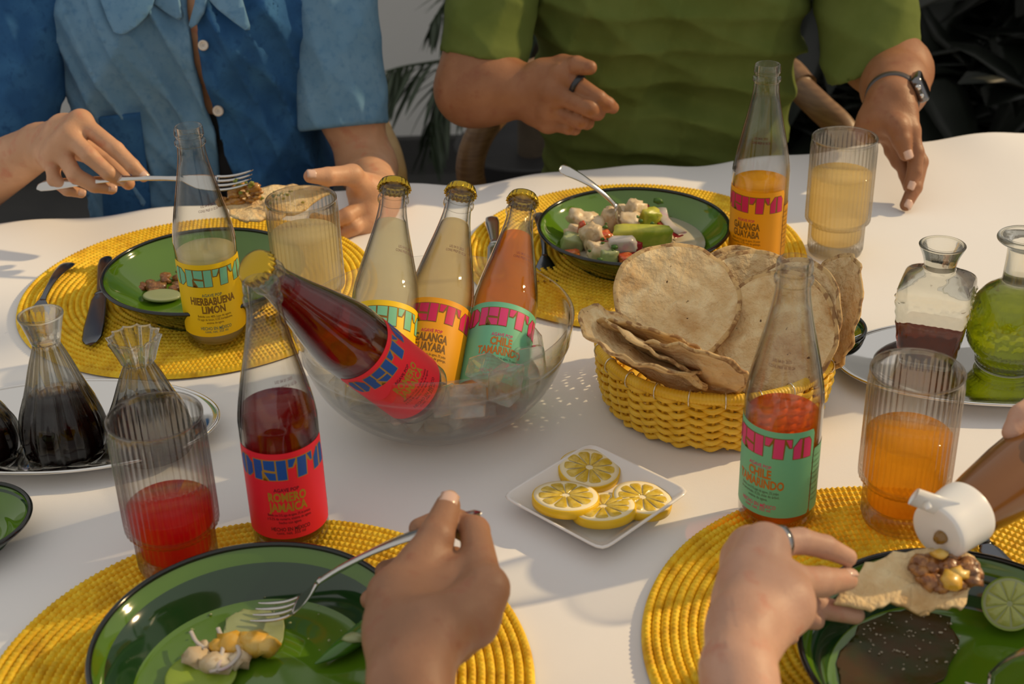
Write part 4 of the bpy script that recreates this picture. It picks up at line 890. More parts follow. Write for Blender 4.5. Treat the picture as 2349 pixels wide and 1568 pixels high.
em = W(2026, 28, 1.765); V, Fc = blob((0, 0, 0), (.004, .0025, .011), 1, .1, 2); mk('sleeve_emblem', V @ rotm(0, .35, 0).T + em + np.array([.002, 0, 0]), Fc, pbr('white_print', (.7, .66, .62), .7), pb, world=True)
def ring_on(par, a, b, t, r, width, mat, name='ring', th=.0016):
    a = np.asarray(a, float); b = np.asarray(b, float); c = a + (b - a) * t; u, v, d = frame(b - a); V = []
    pr = [(r, -width / 2), (r + th, -width / 2 + .0004), (r + th, width / 2 - .0004), (r, width / 2), (r - .001, 0)]
    A = np.arange(40) * 2 * PI / 40
    for rr, z in pr + [pr[0]]: V.append(c + rr * (np.cos(A)[:, None] * u + np.sin(A)[:, None] * v) + z * d)
    return mk(name, np.stack(V, 1).reshape(-1, 3), gridfaces(40, 6, cu=True), mat, par, world=True)
ring_on(pb, i2, W(1372, 226, 1.640), .42, .0114 * 1.03, .0070, pbr('black_ring', (.012, .016, .022), .3, spec=.6))['label'] = 'wide black ring on the index finger'
def wristwatch():
    c = np.asarray(d_wr) + (np.asarray(d_el) - d_wr) * .10; ax_ = (np.asarray(d_el) - d_wr); u, v, d = frame(ax_)
    M['watch'] = pbr('graphite_case', (.20, .20, .21), .22, 1); M['strap'] = pbr('dark_strap', (.10, .09, .085), .35, .7); M['screen'] = pbr('watch_screen', (.01, .01, .012), .05, spec=.7)
    band = mk('wristwatch', np.stack([c + (.0305 + dr) * (np.cos(A)[:, None] * u + .96 * np.sin(A)[:, None] * v) + z * d for dr, z in ((0, -.008), (.0022, -.0075), (.0022, .0075), (0, .008), (-.001, 0), (0, -.008)) for A in [np.arange(60) * 2 * PI / 60]], 1).reshape(-1, 3), gridfaces(60, 6, cu=True), M['strap'], pb, world=True)
    n = W(2125, 212, 1.57) - c; n = n - d * (n @ d); n /= np.linalg.norm(n); s = np.cross(d, n)
    def slab(nm, off, hw, hl, th, mat, par):
        V = []; pts = [(math.copysign(abs(math.cos(a)) ** .35, math.cos(a)) * hw, math.copysign(abs(math.sin(a)) ** .35, math.sin(a)) * hl) for a in np.arange(32) * 2 * PI / 32]
        for k, z in ((.9, -th / 2), (1, -th * .3), (1, th * .3), (.93, th / 2), (1e-3, th / 2 * 1.02)):
            V.append([c + n * (off + z) + s * x * k + d * y * k for x, y in pts])
        V = np.stack([np.array(q) for q in V], 1).reshape(-1, 3); return mk(nm, V, gridfaces(32, 5, cu=True), mat, par, world=True)
    slab('case', .0345, .0165, .0205, .0115, M['watch'], band); slab('screen', .0402, .0148, .0186, .0016, M['screen'], band)
    for k, (o1_, r) in enumerate(((-.005, .0034), (.006, .0026))):
        V, Fc = lathe([(.0001, 0), (r, 0), (r * 1.05, .001), (r, .0028), (.0001, .003)], 24); Rm = np.stack([s, n, -d], 1); mk('crown', V @ Rm.T + c + n * .0345 + s * o1_ - d * .0202, Fc, M['steel'], band, world=True)
    slab('buckle', -.0325, .010, .009, .003, M['steel'], band)
wristwatch()

# --- near guests: only their arms reach into the picture
pc = person('right hand and forearm holding a fork over the front left plate', at(950, 1500, .0))
Zt = lambda px, py, z: at(px, py, z)
e_wr = Zt(950, 1560, .105); e_el = np.array([e_wr[0] + .02, e_wr[1] - .25, .05])
X = axis(-.15, .06, [(-.12, .02)], .0018, .006); Yy = axis(.42, .96, [(.70, .95)], .0018, .008); Z = axis(.0, .21, [(.02, .16)], .0018, .006); fc = Field(X, Yy, Z)
fc.cone(e_el, e_wr, .036, .0205, .02); fc.cone(e_wr + np.array([-.008, 0, -.002]), Zt(905, 1440, .098), .0185, .0195, .015)
i4, m4, r4, p4 = Zt(1116, 1352, .112), Zt(1085, 1425, .100), Zt(1040, 1470, .082), Zt(1000, 1500, .068)
hand(fc, pc, None, None, [(e_wr, Zt(980, 1460, .110), .0205, .0205), (Zt(930, 1450, .102), Zt(918, 1370, .098), .0215, .018), (Zt(915, 1370, .098), Zt(958, 1298, .106), .019, .0125), (Zt(990, 1450, .108), i4, .0195, .0118), (Zt(975, 1480, .104), m4, .0195, .0118), (i4, m4, .012, .012), (m4, r4, .012, .0115), (r4, p4, .0115, .011), (Zt(950, 1400, .095), Zt(1060, 1350, .098), .021, .019), (Zt(930, 1420, .08), Zt(985, 1470, .078), .020, .018), (Zt(960, 1300, .098), Zt(1070, 1330, .096), .012, .016)],
     {'thumb': [Zt(958, 1300, .108), Zt(1000, 1232, .116), Zt(1027, 1160, .118)], 'index': [i4, Zt(1088, 1218, .110), Zt(1030, 1190, .098), Zt(962, 1212, .095)], 'middle': [m4, Zt(1040, 1290, .078), Zt(960, 1295, .070), Zt(885, 1310, .066)], 'ring': [r4, Zt(980, 1350, .058), Zt(910, 1362, .052), Zt(850, 1375, .052)], 'pinky': [p4, Zt(960, 1420, .046), Zt(900, 1424, .042), Zt(852, 1428, .044)]},
     np.array([.15, -.35, .93]), 1.10, ('thumb',))
mk('body', *fc.mesh(), M['skin_c'], pc, world=True)
pd_ = person('ringed left hand raising a tostada and right hand squeezing a sauce bottle at front right', at(1690, 1500, .0))
f_wr = Zt(1693, 1540, .110); f_el = np.array([f_wr[0] + .012, f_wr[1] - .24, .06])
X = axis(.08, .68, [(.10, .27), (.36, .48)], .0018, .007); Yy = axis(.42, 1.06, [(.66, .98)], .0018, .008); Z = axis(.0, .24, [(.03, .20)], .0018, .006); fd = Field(X, Yy, Z)
fd.cone(f_el, f_wr, .034, .0200, .02)
i5, m5, r5, p5 = Zt(1752, 1248, .124), Zt(1722, 1258, .108), Zt(1700, 1275, .092), Zt(1690, 1315, .076)
hand(fd, pd_, None, None, [(f_wr, Zt(1702, 1440, .112), .0200, .0185), (Zt(1702, 1440, .112), Zt(1728, 1325, .114), .0185, .0175), (Zt(1715, 1440, .11), Zt(1792, 1385, .108), .0185, .0195), (Zt(1728, 1325, .114), i5, .0165, .0110), (Zt(1712, 1360, .104), m5, .0175, .0112), (Zt(1702, 1380, .092), r5, .017, .0105), (Zt(1700, 1420, .088), p5, .016, .010), (Zt(1792, 1385, .108), Zt(1815, 1336, .106), .0175, .0112), (Zt(1765, 1330, .112), Zt(1752, 1268, .118), .010, .0105), (Zt(1712, 1480, .106), Zt(1760, 1440, .104), .018, .0135), (i5, m5, .0105, .0105), (m5, r5, .0105, .010)],
     {'index': [i5, Zt(1836, 1240, .116), Zt(1893, 1254, .106), Zt(1945, 1278, .093)], 'thumb': [Zt(1816, 1335, .106), Zt(1886, 1334, .092), Zt(1943, 1329, .083)], 'middle': [m5, Zt(1800, 1335, .074), Zt(1880, 1392, .059), Zt(1962, 1410, .054)], 'ring': [r5, Zt(1760, 1385, .064), Zt(1820, 1415, .057), Zt(1872, 1424, .055)], 'pinky': [p5, Zt(1745, 1420, .058), Zt(1785, 1455, .054), Zt(1815, 1460, .054)]},
     {'thumb': np.array([.25, .25, .95])}, .90, ('thumb',))
g_wr = np.array([.56, .93, .20])
fd.cone(g_wr, np.array([.61, .50, .12]), .027, .040, .02)
hand(fd, pd_, None, None, [(g_wr, atD(2470, 980, 1.02), .026, .024), (atD(2470, 980, 1.02), atD(2440, 930, 1.03), .022, .013)],
     {'index': [atD(2440, 925, 1.03), atD(2385, 930, 1.0), atD(2345, 955, .99), atD(2322, 992, .985)], 'middle': [atD(2450, 975, 1.0), atD(2410, 1010, .97), atD(2385, 1040, .965), atD(2372, 1080, .97)]}, np.array([0, 0, 1.]), 1.1, ())
mk('body', *fd.mesh(), M['skin_d'], pd_, world=True)
ring_on(pd_, i5, Zt(1836, 1240, .116), .42, .0096, .0060, pbr('steel_ring', (.35, .36, .37), .2, 1))['label'] = 'polished steel ring on the index finger'
fork(W(86, 428, 1.482), W(575, 402, 1.440), 'fork with a bite of meat held up by the hand of the blue shirted guest', 'steel', up=(0, -.5, 1))
fork(Zt(1102, 1180, .118), Zt(580, 1398, .022), 'fork held over the front left plate, tines touching the leftovers', 'steel')

# ------------------------------------------------------------------ held tostadas, food
def slab(name, poly, z, mat, th=.003, step=10, warp=.003, sc=70, seed=1, depth=None, world_parent=None):
    """irregular flat piece with the given outline, about the height z (or function of pixel)"""
    V, Fc = poly_fill(poly, step); bm = bmesh.new(); vs = [bm.verts.new(v) for v in V]
    for q in Fc: bm.faces.new([vs[i] for i in q])
    for y in np.arange(min(p[1] for p in poly), max(p[1] for p in poly), step): bmesh.ops.bisect_plane(bm, geom=bm.verts[:] + bm.edges[:] + bm.faces[:], plane_co=(0, y + .01, 0), plane_no=(0, 1, 0))
    bm.verts.index_update(); P = np.array([(depth(v.co.x, v.co.y) if depth else at(v.co.x, v.co.y, z)) for v in bm.verts]); Fc = [tuple(v.index for v in q.verts)[::-1] for q in bm.faces]; bm.free()
    P[:, 2] += warp * wob(P, sc, seed); c = P.mean(0); o = mk(name, P - c, Fc, mat, None); o.location = c
    m = o.modifiers.new('s', 'SOLIDIFY'); m.thickness = th; m.offset = 0; return o
def rough(pts, amp, seed, n=4):
    out = []; r = random.Random(seed); m = len(pts)
    for i in range(m):
        a, b = np.array(pts[i], float), np.array(pts[(i + 1) % m], float)
        for k in range(n): p = a + (b - a) * k / n; out.append((p[0] + r.uniform(-amp, amp), p[1] + r.uniform(-amp, amp)))
    return out
M['meat'] = pbr('glazed_meat', (.20, .070, .016), .25, spec=.5, col2=[((.42, .19, .05), 160, .45, .62), ((.10, .04, .012), 90, .55, .7)], bump=[(260, .6, .002)], coat=.3)
M['meat_bright'] = pbr('sunlit_glazed_meat', (.40, .17, .03), .2, spec=.5, col2=[((.55, .30, .06), 160, .45, .62), ((.20, .07, .015), 90, .58, .7)], bump=[(260, .6, .002)], coat=.4)  # brighter copy of the glazed meat, with sunlight put into its colour
M['relish'] = pbr('green_relish', (.14, .20, .02), .35, col2=[((.35, .28, .03), 160, .45, .6)], bump=(300, .5, .001))
M['fish'] = pbr('cured_fish', (.60, .45, .26), .4, spec=.4, col2=[((.70, .58, .40), 90, .4, .6), ((.45, .28, .12), 120, .6, .75)], bump=(220, .4, .001), sss=.1)
M['tomato'] = pbr('tomato', (.50, .07, .02), .25, col2=[((.62, .20, .05), 130, .45, .6)], coat=.3)
M['radish'] = pbr('radish_skin', (.38, .008, .018), .25, coat=.3)
M['onion'] = pbr('onion', (.56, .50, .44), .3, col2=[((.55, .30, .38), 60, .55, .7)], coat=.3, sss=.1)
M['avocado'] = pbr('avocado', (.50, .48, .06), .4, col2=[((.26, .34, .02), 40, .42, .6)], bump=(200, .3, .001))
M['herb'] = pbr('chopped_herb', (.05, .13, .01), .5)
M['cucumber'] = pbr('cucumber', (.34, .38, .17), .3, coat=.3)
M['milk'] = pbr('citrus_broth', (.50, .44, .33), .12, spec=.5, coat=.4)
M['mango'] = pbr('mango', (.66, .36, .03), .35, coat=.3, col2=[((.70, .46, .10), 90, .45, .6)])
M['lime'] = pbr('lime_skin', (.24, .34, .03), .35, bump=(600, .3, .0006)); M['lime_flesh'] = pbr('lime_flesh', (.42, .46, .10), .2, spec=.6, bump=(300, .4, .001), coat=.3)
M['brown_sauce'] = pbr('brown_sauce_film', (.075, .038, .006), .30, spec=.3, col2=(.045, .050, .008), nscale=40, bump=[(120, .4, .001)])
o = slab('tostada', rough([(508, 462), (560, 436), (640, 424), (700, 430), (757, 424), (752, 445), (700, 480), (640, 500), (575, 510), (528, 492)], 4, 3), 0, M['tortilla'], depth=lambda x, y: atY(x, y, 1.490 - .0009 * (y - 425)), warp=.002)
tag(o, 'bitten tostada held between thumb and fingers of the blue shirted guest', 'tostada')
def heap(name, spots, mat, label, cat, depth, seed=0, rad=.006, sub=2, kind='stuff'):
    m = MB(); r = random.Random(seed)
    for i, (x, y, k) in enumerate(spots):
        p = depth(x, y); m.add(*blob(p, (rad * k, rad * k * r.uniform(.7, 1), rad * k * r.uniform(.55, .8)), seed + i, .34, sub, None, 3.2))
    c = np.mean(m.V, 0); m.V = [tuple(np.array(v) - c) for v in m.V]; o = m.build(name, mat); o.location = c; return tag(o, label, cat, None, kind)
def spots(poly_c, rx, ry, n, seed, lo=.6, hi=1.2):
    r = random.Random(seed); out = []
    for _ in range(n):
        a, q = r.uniform(0, 6.28), math.sqrt(r.random()); out.append((poly_c[0] + rx * q * math.cos(a), poly_c[1] + ry * q * math.sin(a), r.uniform(lo, hi)))
    return out
heap('braised_meat', spots((560, 440), 34, 24, 26, 2) + spots((530, 462), 26, 12, 10, 3), M['meat_bright'], 'glazed braised meat piled on the tines and edge of the held tostada', 'meat', lambda x, y: atY(x, y, 1.452), 4, .0062)
heap('green_relish', spots((556, 425), 26, 18, 12, 5, .4, .8) + spots((650, 455), 60, 18, 16, 6, .3, .6), M['relish'], 'specks of green relish on the held tostada and its meat', 'relish', lambda x, y: atY(x, y, 1.446), 9, .0045, 1)
heap('braised_meat', spots((345, 655), 30, 14, 9, 8), M['meat'], 'browned meat scraps at the left of the bowl before the blue shirt', 'meat', lambda x, y: at(x, y, .016), 14, .008)
heap('braised_meat', spots((400, 640), 30, 26, 12, 18), M['meat'], 'browned meat scraps behind the yellow labelled bottle in the bowl', 'meat', lambda x, y: at(x, y, .014), 34, .008)
V, Fc = lathe(smoothprof([(.0001, .0), (.012, .0008), (.0185, .002), (.0195, .004), (.016, .0052), (.0001, .0050)], 40), 40); t = tag(mk('lime_half', V * np.array([1, .62, 1]), Fc, M['cucumber']), 'pale squeezed lime piece in the bowl before the blue shirt', 'lime'); t.location = at(372, 684, .012); t.rotation_euler = (.1, .1, .2)
# salad
bz = .026
tag(mk('citrus_broth', *lathe([(.0001, bz - .004), (.07, bz - .004), (.0785, bz - .0008), (.078, bz), (.0001, bz + .0003)], 64), mat=M['milk']), 'milky citrus broth pooled in the bowl of fish salad', 'broth').location = (P2C[0], P2C[1], 0)
def chunk(name, px, py, z, rad, mat, label, cat, seed, amp=.16, sq=.55, rot=(0, 0, 0), sub=3, group=None):
    V, Fc = blob((0, 0, 0), rad, seed, amp, sub, sq, 2.2); o = mk(name, V @ rotm(*rot).T, Fc, M[mat]); o.location = at(px, py, z); return tag(o, label, cat, group)
FG = 'pieces of the fish salad'
for i, (x, y, z, rd, lb, rt) in enumerate([(1336, 506, .040, (.016, .012, .012), 'large smooth white fish piece at the back left of the salad', (.2, .3, .4)), (1364, 524, .036, (.010, .017, .009), 'long white fish piece right of the large smooth one', (.3, .1, -.5)),
                                        (1356, 545, .042, (.012, .010, .016), 'upright white fish piece by the orange carrot strip', (.2, -.3, .2)), (1398, 503, .042, (.010, .008, .014), 'narrow white fish piece at the middle of the salad', (.3, .2, .3)),
                                        (1424, 487, .042, (.017, .010, .008), 'flat fish flake at the back of the salad', (.1, .1, .2)), (1455, 484, .045, (.011, .009, .013), 'fish piece directly behind the fork tines', (.2, 0, .6)), (1378, 580, .036, (.014, .010, .010), 'fish piece at the front rim of the salad', (0, .2, .1)),
                                        (1318, 533, .034, (.010, .008, .009), 'small fish piece behind the cucumber at left', (.1, .4, 0)), (1440, 510, .040, (.011, .010, .010), 'fish piece under the fork tines', (.4, .2, 0)), (1500, 552, .030, (.024, .008, .005), 'thin shredded fish right of the avocado wedge', (0, .05, .1))]):
    chunk('fish_chunk', x, y, z, rd, 'fish', lb, 'fish', i + 2, .26, .85, rt, group=FG)
for i, (x, y, z, rd, mt, nm, lb, rt) in enumerate([(1333, 532, .042, (.0035, .004, .013), 'tomato', 'carrot_strip', 'orange carrot strip standing at the left of the salad', (.1, .1, .2)), (1386, 545, .036, (.007, .007, .008), 'tomato', 'tomato_cube', 'orange red tomato cube at the centre of the salad', (.3, .2, .5)),
                                               (1390, 562, .036, (.009, .007, .006), 'tomato', 'tomato_cube', 'tomato cube just left of the cucumber half', (.1, .5, .1)), (1428, 578, .034, (.013, .007, .008), 'radish', 'radish_wedge', 'red radish wedge below the pale cucumber half', (0, .1, 0)),
                                               (1450, 566, .035, (.009, .007, .011), 'radish', 'radish_wedge', 'dark red radish right of the cucumber half', (.2, .3, .2)), (1436, 592, .034, (.008, .006, .004), 'tomato', 'tomato_cube', 'orange tomato bit at the front rim of the salad', (.2, .1, .3)),
                                               (1312, 559, .033, (.012, .009, .011), 'cucumber', 'cucumber_half', 'pale green cucumber piece at the left edge of the salad', (.1, .2, 0)), (1428, 562, .044, (.015, .006, .009), 'onion', 'onion_piece', 'pale onion piece speckled with herbs in front of the avocado', (.1, 0, .05)),
                                               (1396, 592, .034, (.010, .006, .010), 'cucumber', 'cucumber_half', 'pale cucumber piece at the front rim of the salad', (.2, .1, .4)), (1488, 498, .038, (.012, .009, .010), 'avocado', 'avocado_wedge', 'small avocado piece behind the avocado wedge', (.1, .2, .5)),
                                               (1310, 582, .030, (.009, .005, .004), 'tomato', 'tomato_cube', 'pinkish bit floating at the front left of the salad', (0, 0, .2)), (1480, 480, .036, (.005, .004, .006), 'radish', 'radish_wedge', 'small radish tip at the back of the salad', (.2, 0, 0))]):
    chunk(nm, x, y, z, rd, mt, lb, nm.split('_')[0], i + 20, .16, .68, rt, group=FG)
chunk('avocado_wedge', 1474, 541, .046, (.031, .0075, .0115), 'avocado', 'long avocado wedge lying across the fish salad', 'avocado', 44, .09, .6, (.15, .04, .05), group=FG)
P = [at(x, y, .034) for x, y in ((1517, 478), (1522, 500), (1540, 520), (1566, 535))]
tag(mk('radish_slice', *tube(P, .006, 10, flat=.25), mat=M['onion']), 'white radish slice with red skin at the right of the salad', 'radish', FG)
P = [p + np.array([-.004, -.003, -.002]) for p in P]; mk('skin', *tube(P, .0062, 10, flat=.2), mat=M['radish'], parent=bpy.data.objects['radish_slice'])
heap('chopped_herbs', [(1388, 520, 1.), (1400, 486, .9), (1440, 500, .9), (1510, 460, 2.), (1410, 566, 1.2), (1376, 596, 1.2), (1395, 548, .8), (1470, 506, .8), (1460, 498, 1.2), (1352, 575, .6), (1496, 512, .8)] + spots((1400, 530), 60, 50, 14, 31, .4, .8), M['herb'], 'chopped green herbs scattered over the fish salad', 'herbs', lambda x, y: at(x, y, .046), 50, .0034, 1)
# leftovers on the front left plate
zf = MT + .0062
tag(slab('onion_slice', rough([(520, 1420), (560, 1400), (620, 1402), (652, 1425), (648, 1470), (618, 1500), (560, 1490), (505, 1470)], 3, 3), zf, M['cucumber'], .002, warp=.0008, seed=4), 'translucent pale slice under the leftovers on the front left plate', 'onion')
heap('mango_scrap', [(505, 1484, 1.1), (535, 1480, 1.5), (578, 1478, 1.7), (612, 1484, 1.1)], M['mango'], 'yellow orange mango scraps on the front left plate', 'mango', lambda x, y: at(x, y, zf + .006), 60, .0075)
heap('fish_scrap', [(455, 1512, 1.4), (500, 1524, 1.7), (545, 1514, 1.2), (470, 1484, .8)], M['fish'], 'pale fish scraps on the front left plate', 'fish', lambda x, y: at(x, y, zf + .004), 70, .0075)
for k, pl in enumerate([[(438, 1448), (450, 1470), (470, 1486)], [(500, 1440), (512, 1478), (498, 1540)], [(540, 1470), (548, 1500), (520, 1530), (480, 1540)], [(560, 1456), (590, 1452), (612, 1462)]]):
    tag(mk('onion_strip', *tube(spline([at(x, y, zf + .010) for x, y in pl], 14), .0016, 8, flat=.6), mat=M['onion']), ['onion strip poking out left of the leftovers', 'pale onion strip draped down over the mango scraps', 'curved pink onion strip across the fish scraps', 'short onion strip on top of the mango scraps'][k], 'onion', 'onion strips on the front left plate')
tag(mk('cucumber_peel', *lathe(smoothprof([(.0001, 0), (.018, .0006), (.024, .0022), (.021, .004), (.0001, .0032)], 30), 40), mat=M['lime']), 'dark green peel at the bottom of the front left plate', 'peel').location = at(462, 1556, zf)
t = thing('chile_half', 'green chile half with pale pith beside the fork hand', 'chile', at(790, 1480, zf))
mk('flesh', *tube(spline([at(722, 1522, zf + .001), at(760, 1500, zf + .004), at(805, 1470, zf + .006), at(846, 1440, zf + .006)], 24), np.interp(np.linspace(0, 1, 25), [0, .5, 1], [.0008, .0075, .0095]), 14, flat=.6), mat=pbr('green_chile', (.05, .16, .008), .2, coat=.4), parent=t)
for o in t.children: o.data.transform(Matrix.Translation(-t.location))
V, Fc = blob(at(812, 1462, zf + .0105), (.008, .005, .003), 3, .3, 2); mk('pith', V - np.array(t.location), Fc, M['cucumber'], t)
heap('green_crumbs', spots((600, 1430), 190, 90, 26, 77, .2, .5), M['cucumber'], 'tiny pale crumbs stuck on the front left plate', 'crumbs', lambda x, y: at(x, y, zf + .0005), 90, .0030, 1)
# front right plate
tag(slab('sauce_film', rough([(1925, 1490), (1990, 1415), (2090, 1400), (2180, 1420), (2200, 1480), (2160, 1560), (2060, 1620), (1920, 1600)], 6, 5), MT + .0052, M['brown_sauce'], .0012, warp=.0005, seed=3), 'thin brown sauce film smeared over the front right plate', 'sauce', None, 'stuff')
heap('sauce_bubbles', spots((2090, 1470), 120, 70, 90, 41, .3, .9), M['milk'], 'pale foam bubbles dotted over the front right plate', 'bubbles', lambda x, y: at(x, y, MT + .0062), 120, .0013, 1)
t = thing('lime_half', 'cut lime half on the far side of the front right plate', 'lime', at(2316, 1384, .032)); Rm = np.array(Vector((-.25, -.80, .55)).to_track_quat('Z', 'Y').to_matrix()); t.rotation_euler = Matrix(Rm.tolist()).to_euler()
mk('skin', *lathe(smoothprof([(.0001, -.017), (.010, -.0145), (.0170, -.006), (.0186, 0), (.0180, .0004), (.0168, -.0002)], 40), 48), mat=M['lime'], parent=t)
mk('pith', *lathe([(.0176, .0002), (.0165, .0005), (.0001, .0005)][::-1], 40), mat=M['cucumber'], parent=t)
for k in range(9):
    a0, a1 = 2 * PI * k / 9 + .05, 2 * PI * (k + 1) / 9 - .05; mk('segment', [((.0158 * f) * math.cos(a0 + (a1 - a0) * u), (.0158 * f) * math.sin(a0 + (a1 - a0) * u), .0006 + (.0007 if 0 < u < 1 and .15 < f < 1 else 0)) for f in (.12, .2, .6, .94, 1) for u in np.linspace(0, 1, 6)], gridfaces(5, 6), M['lime_flesh'], t)
zq = lambda x, y: at(x, y, .066 + .00012 * (1380 - y))
o = slab('tostada', rough([(1912, 1388), (1950, 1340), (1985, 1298), (2050, 1268), (2150, 1256), (2236, 1282), (2240, 1330), (2205, 1404), (2160, 1396), (2105, 1400), (2040, 1388), (1985, 1405)], 4, 9), 0, M['tortilla'], depth=zq, warp=.0022, th=.0032)
tag(o, 'broken tostada topped with meat, held by the ringed hand over the front right plate', 'tostada')
heap('braised_meat', spots((2165, 1318), 72, 44, 46, 12), M['meat'], 'dark braised meat heaped on the tostada in the ringed hand', 'meat', lambda x, y: zq(x, y) + np.array([0, 0, .005]), 130, .0066)
heap('mango_scrap', [(2178, 1362, 1.2), (2195, 1345, 1.), (2150, 1300, .8)], M['mango'], 'yellow cubes among the meat on the tostada in the ringed hand', 'mango', lambda x, y: zq(x, y) + np.array([0, 0, .011]), 150, .0062)
# sauce bottle
A0 = at(2148, 1222, .095); B0 = A0 + (atD(2480, 990, 1.02) - A0); ax_ = (B0 - A0) / np.linalg.norm(B0 - A0)
t = thing('squeeze_bottle', 'amber squeeze bottle with a white flip cap tipped over the tostada', 'bottle', A0); Rq = Vector(ax_).to_track_quat('Z', 'Y').to_matrix(); t.rotation_euler = Rq.to_euler()
M['plastic'] = pbr('white_plastic', (.80, .79, .76), .3, spec=.5, sss=.05); M['amber_plastic'] = pbr('amber_sauce_plastic', (.16, .058, .006), .2, spec=.5, coat=.4)
mk('cap', *lathe(smoothprof([(.0001, -.0005), (.006, -.0005), (.0165, 0), (.0195, .001), (.0208, .004), (.0215, .016), (.0225, .031), (.0215, .0335), (.018, .034)], 60)[::-1], 64), mat=M['plastic'], parent=t)
mk('body', *lathe([(.0185, .030), (.0200, .036), (.0225, .052), (.0265, .085), (.0295, .130), (.030, .185), (.027, .195), (.0001, .196)][::-1], 64), mat=M['amber_plastic'], parent=t)
Ri = np.array(Rq).T
def loc3(px, py, D): return Ri @ (atD(px, py, D) - A0)
D0 = float((A0 - CAM) @ fwd)
mk('nozzle', *lathe([(.0001, -.0060), (.0030, -.0058), (.0046, -.003), (.0050, .001)][::-1], 24), mat=pbr('sauce_in_nozzle', (.22, .11, .015), .15, coat=.5), parent=t)
for o in t.children:
    if o.name.startswith('nozzle'): o.location = loc3(2158, 1232, D0 - .004) * np.array([1, 1, 0])
h0, h1 = loc3(2188, 1172, D0 - .004), loc3(2096, 1138, D0 - .012)
mk('flip_lid', *tube([h0, h0 + (h1 - h0) * .5, h1], [.0075, .0072, .0068], 16, flat=.38, up=(0, 1, 0)), mat=M['plastic'], parent=t)
c_ = h0 + (h1 - h0) * .72; mk('plug', *tube([c_, c_ + np.array([.0, .0, .0]) + (loc3(2128, 1165, D0 - .010) - loc3(2120, 1148, D0 - .010))], [.0035, .0028], 12), mat=M['plastic'], parent=t)

# ------------------------------------------------------------------ chairs
M['wood'] = pbr('bentwood', (.17, .085, .030), .45, col2=[((.24, .13, .05), 30, .4, .65)], stretch=(1, 1, 8)); M['cane'] = pbr('honey_wood', (.46, .27, .08), .4, col2=[((.55, .34, .12), 30, .4, .65)])
def chair(c, label, rail, posts, mat):
    t = thing('bentwood_chair', label, 'chair', (c[0], c[1], FZ)); m = M[mat]
    mk('seat', *[(V, Fc) for V, Fc in [lathe(smoothprof([(.0001, .425), (.20, .425), (.225, .432), (.228, .442), (.20, .450), (.0001, .448)], 40), 48)]][0], mat=m, parent=t)
    mk('back_rail', *tube(spline(rail, 40), .017, 12, flat=.8), mat=m, parent=t, world=True)
    for p in posts: mk('post', *tube(spline(p, 24), [.021] * 25 if len(spline(p, 24)) == 25 else .021, 12), mat=m, parent=t, world=True)
    for sx in (-1, 1):
        for sy in (-1, 1): mk('leg', *tube([(sx * .17, sy * .17, .43), (sx * .19, sy * .19, .2), (sx * .205, sy * .205, 0)], [.019, .017, .013], 10), mat=m, parent=t)
    return t
cB = (.22, 2.02)
lft = [W(1215, 215, 2.02), W(1150, 250, 1.96), W(1100, 310, 1.92), W(1078, 385, 1.90), W(1092, 470, 1.90), W(1100, 640, 1.92)]
rgt = [W(1838, 205, 2.02), W(1885, 250, 1.96), W(1935, 300, 1.92), W(1960, 370, 1.90), W(1965, 460, 1.90)]
chair(cB, 'dark bentwood chair with curved arms under the green shirted guest', [W(1195, 172, 2.04), W(1275, 142, 2.13), W(1540, 120, 2.20), W(1780, 140, 2.13), W(1850, 190, 2.04)], [lft, rgt], 'wood')
chair((-.42, 1.98), 'honey coloured wooden chair whose curved arm shows beside the blue shirt', [W(-160, 420, 1.95), W(150, 320, 2.10), W(450, 300, 2.14), W(700, 240, 2.06), W(835, 262, 1.93), W(882, 320, 1.86), W(905, 395, 1.80), W(902, 440, 1.78)],
      [[W(898, 420, 1.80), W(905, 520, 1.84), W(880, 800, 1.90)]], 'cane')

# ------------------------------------------------------------------ plants
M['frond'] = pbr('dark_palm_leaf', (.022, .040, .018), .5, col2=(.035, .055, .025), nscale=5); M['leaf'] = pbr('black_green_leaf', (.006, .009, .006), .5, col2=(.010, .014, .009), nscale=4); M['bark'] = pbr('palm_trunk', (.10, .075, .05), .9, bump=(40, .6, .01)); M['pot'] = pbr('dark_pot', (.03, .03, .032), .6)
def frond(par, P, n, ll, wd, droop, seed, mat, spread=1., name='frond'):
    C = spline(P, 40); r = random.Random(seed); m = MB(); m.add(*tube(C, np.linspace(.006, .0015, len(C)), 6)); T = np.gradient(C, axis=0); T /= np.linalg.norm(T, axis=1)[:, None]
    for k in range(n):
        f = .08 + .92 * k / n; i = int(f * (len(C) - 1)); d = T[i]; sd_ = np.cross(d, [0, 0, 1.]); sd_ /= np.linalg.norm(sd_) + 1e-9
        for s in (-1, 1):
            L_ = ll * (math.sin(PI * min(1, .15 + .8 * f)) ** .6) * r.uniform(.8, 1.1); e = d * r.uniform(.5, 1.1) + sd_ * s * spread * r.uniform(.5, 1.1) + np.array([0, 0, -droop * r.uniform(.6, 1.2)]); e /= np.linalg.norm(e)
            pts = [C[i], C[i] + e * L_ * .4 + [0, 0, -.02 * L_], C[i] + e * L_ * .75 + np.array([0, 0, -.10 * L_]), C[i] + e * L_ + np.array([0, 0, -.22 * L_])]
            m.add(*tube(pts, [wd * .5, wd, wd * .8, wd * .1], 6, flat=.12, up=np.cross(e, [0, 0, 1.]) + 1e-6))
    return m.build(name, mat, par, world=True)
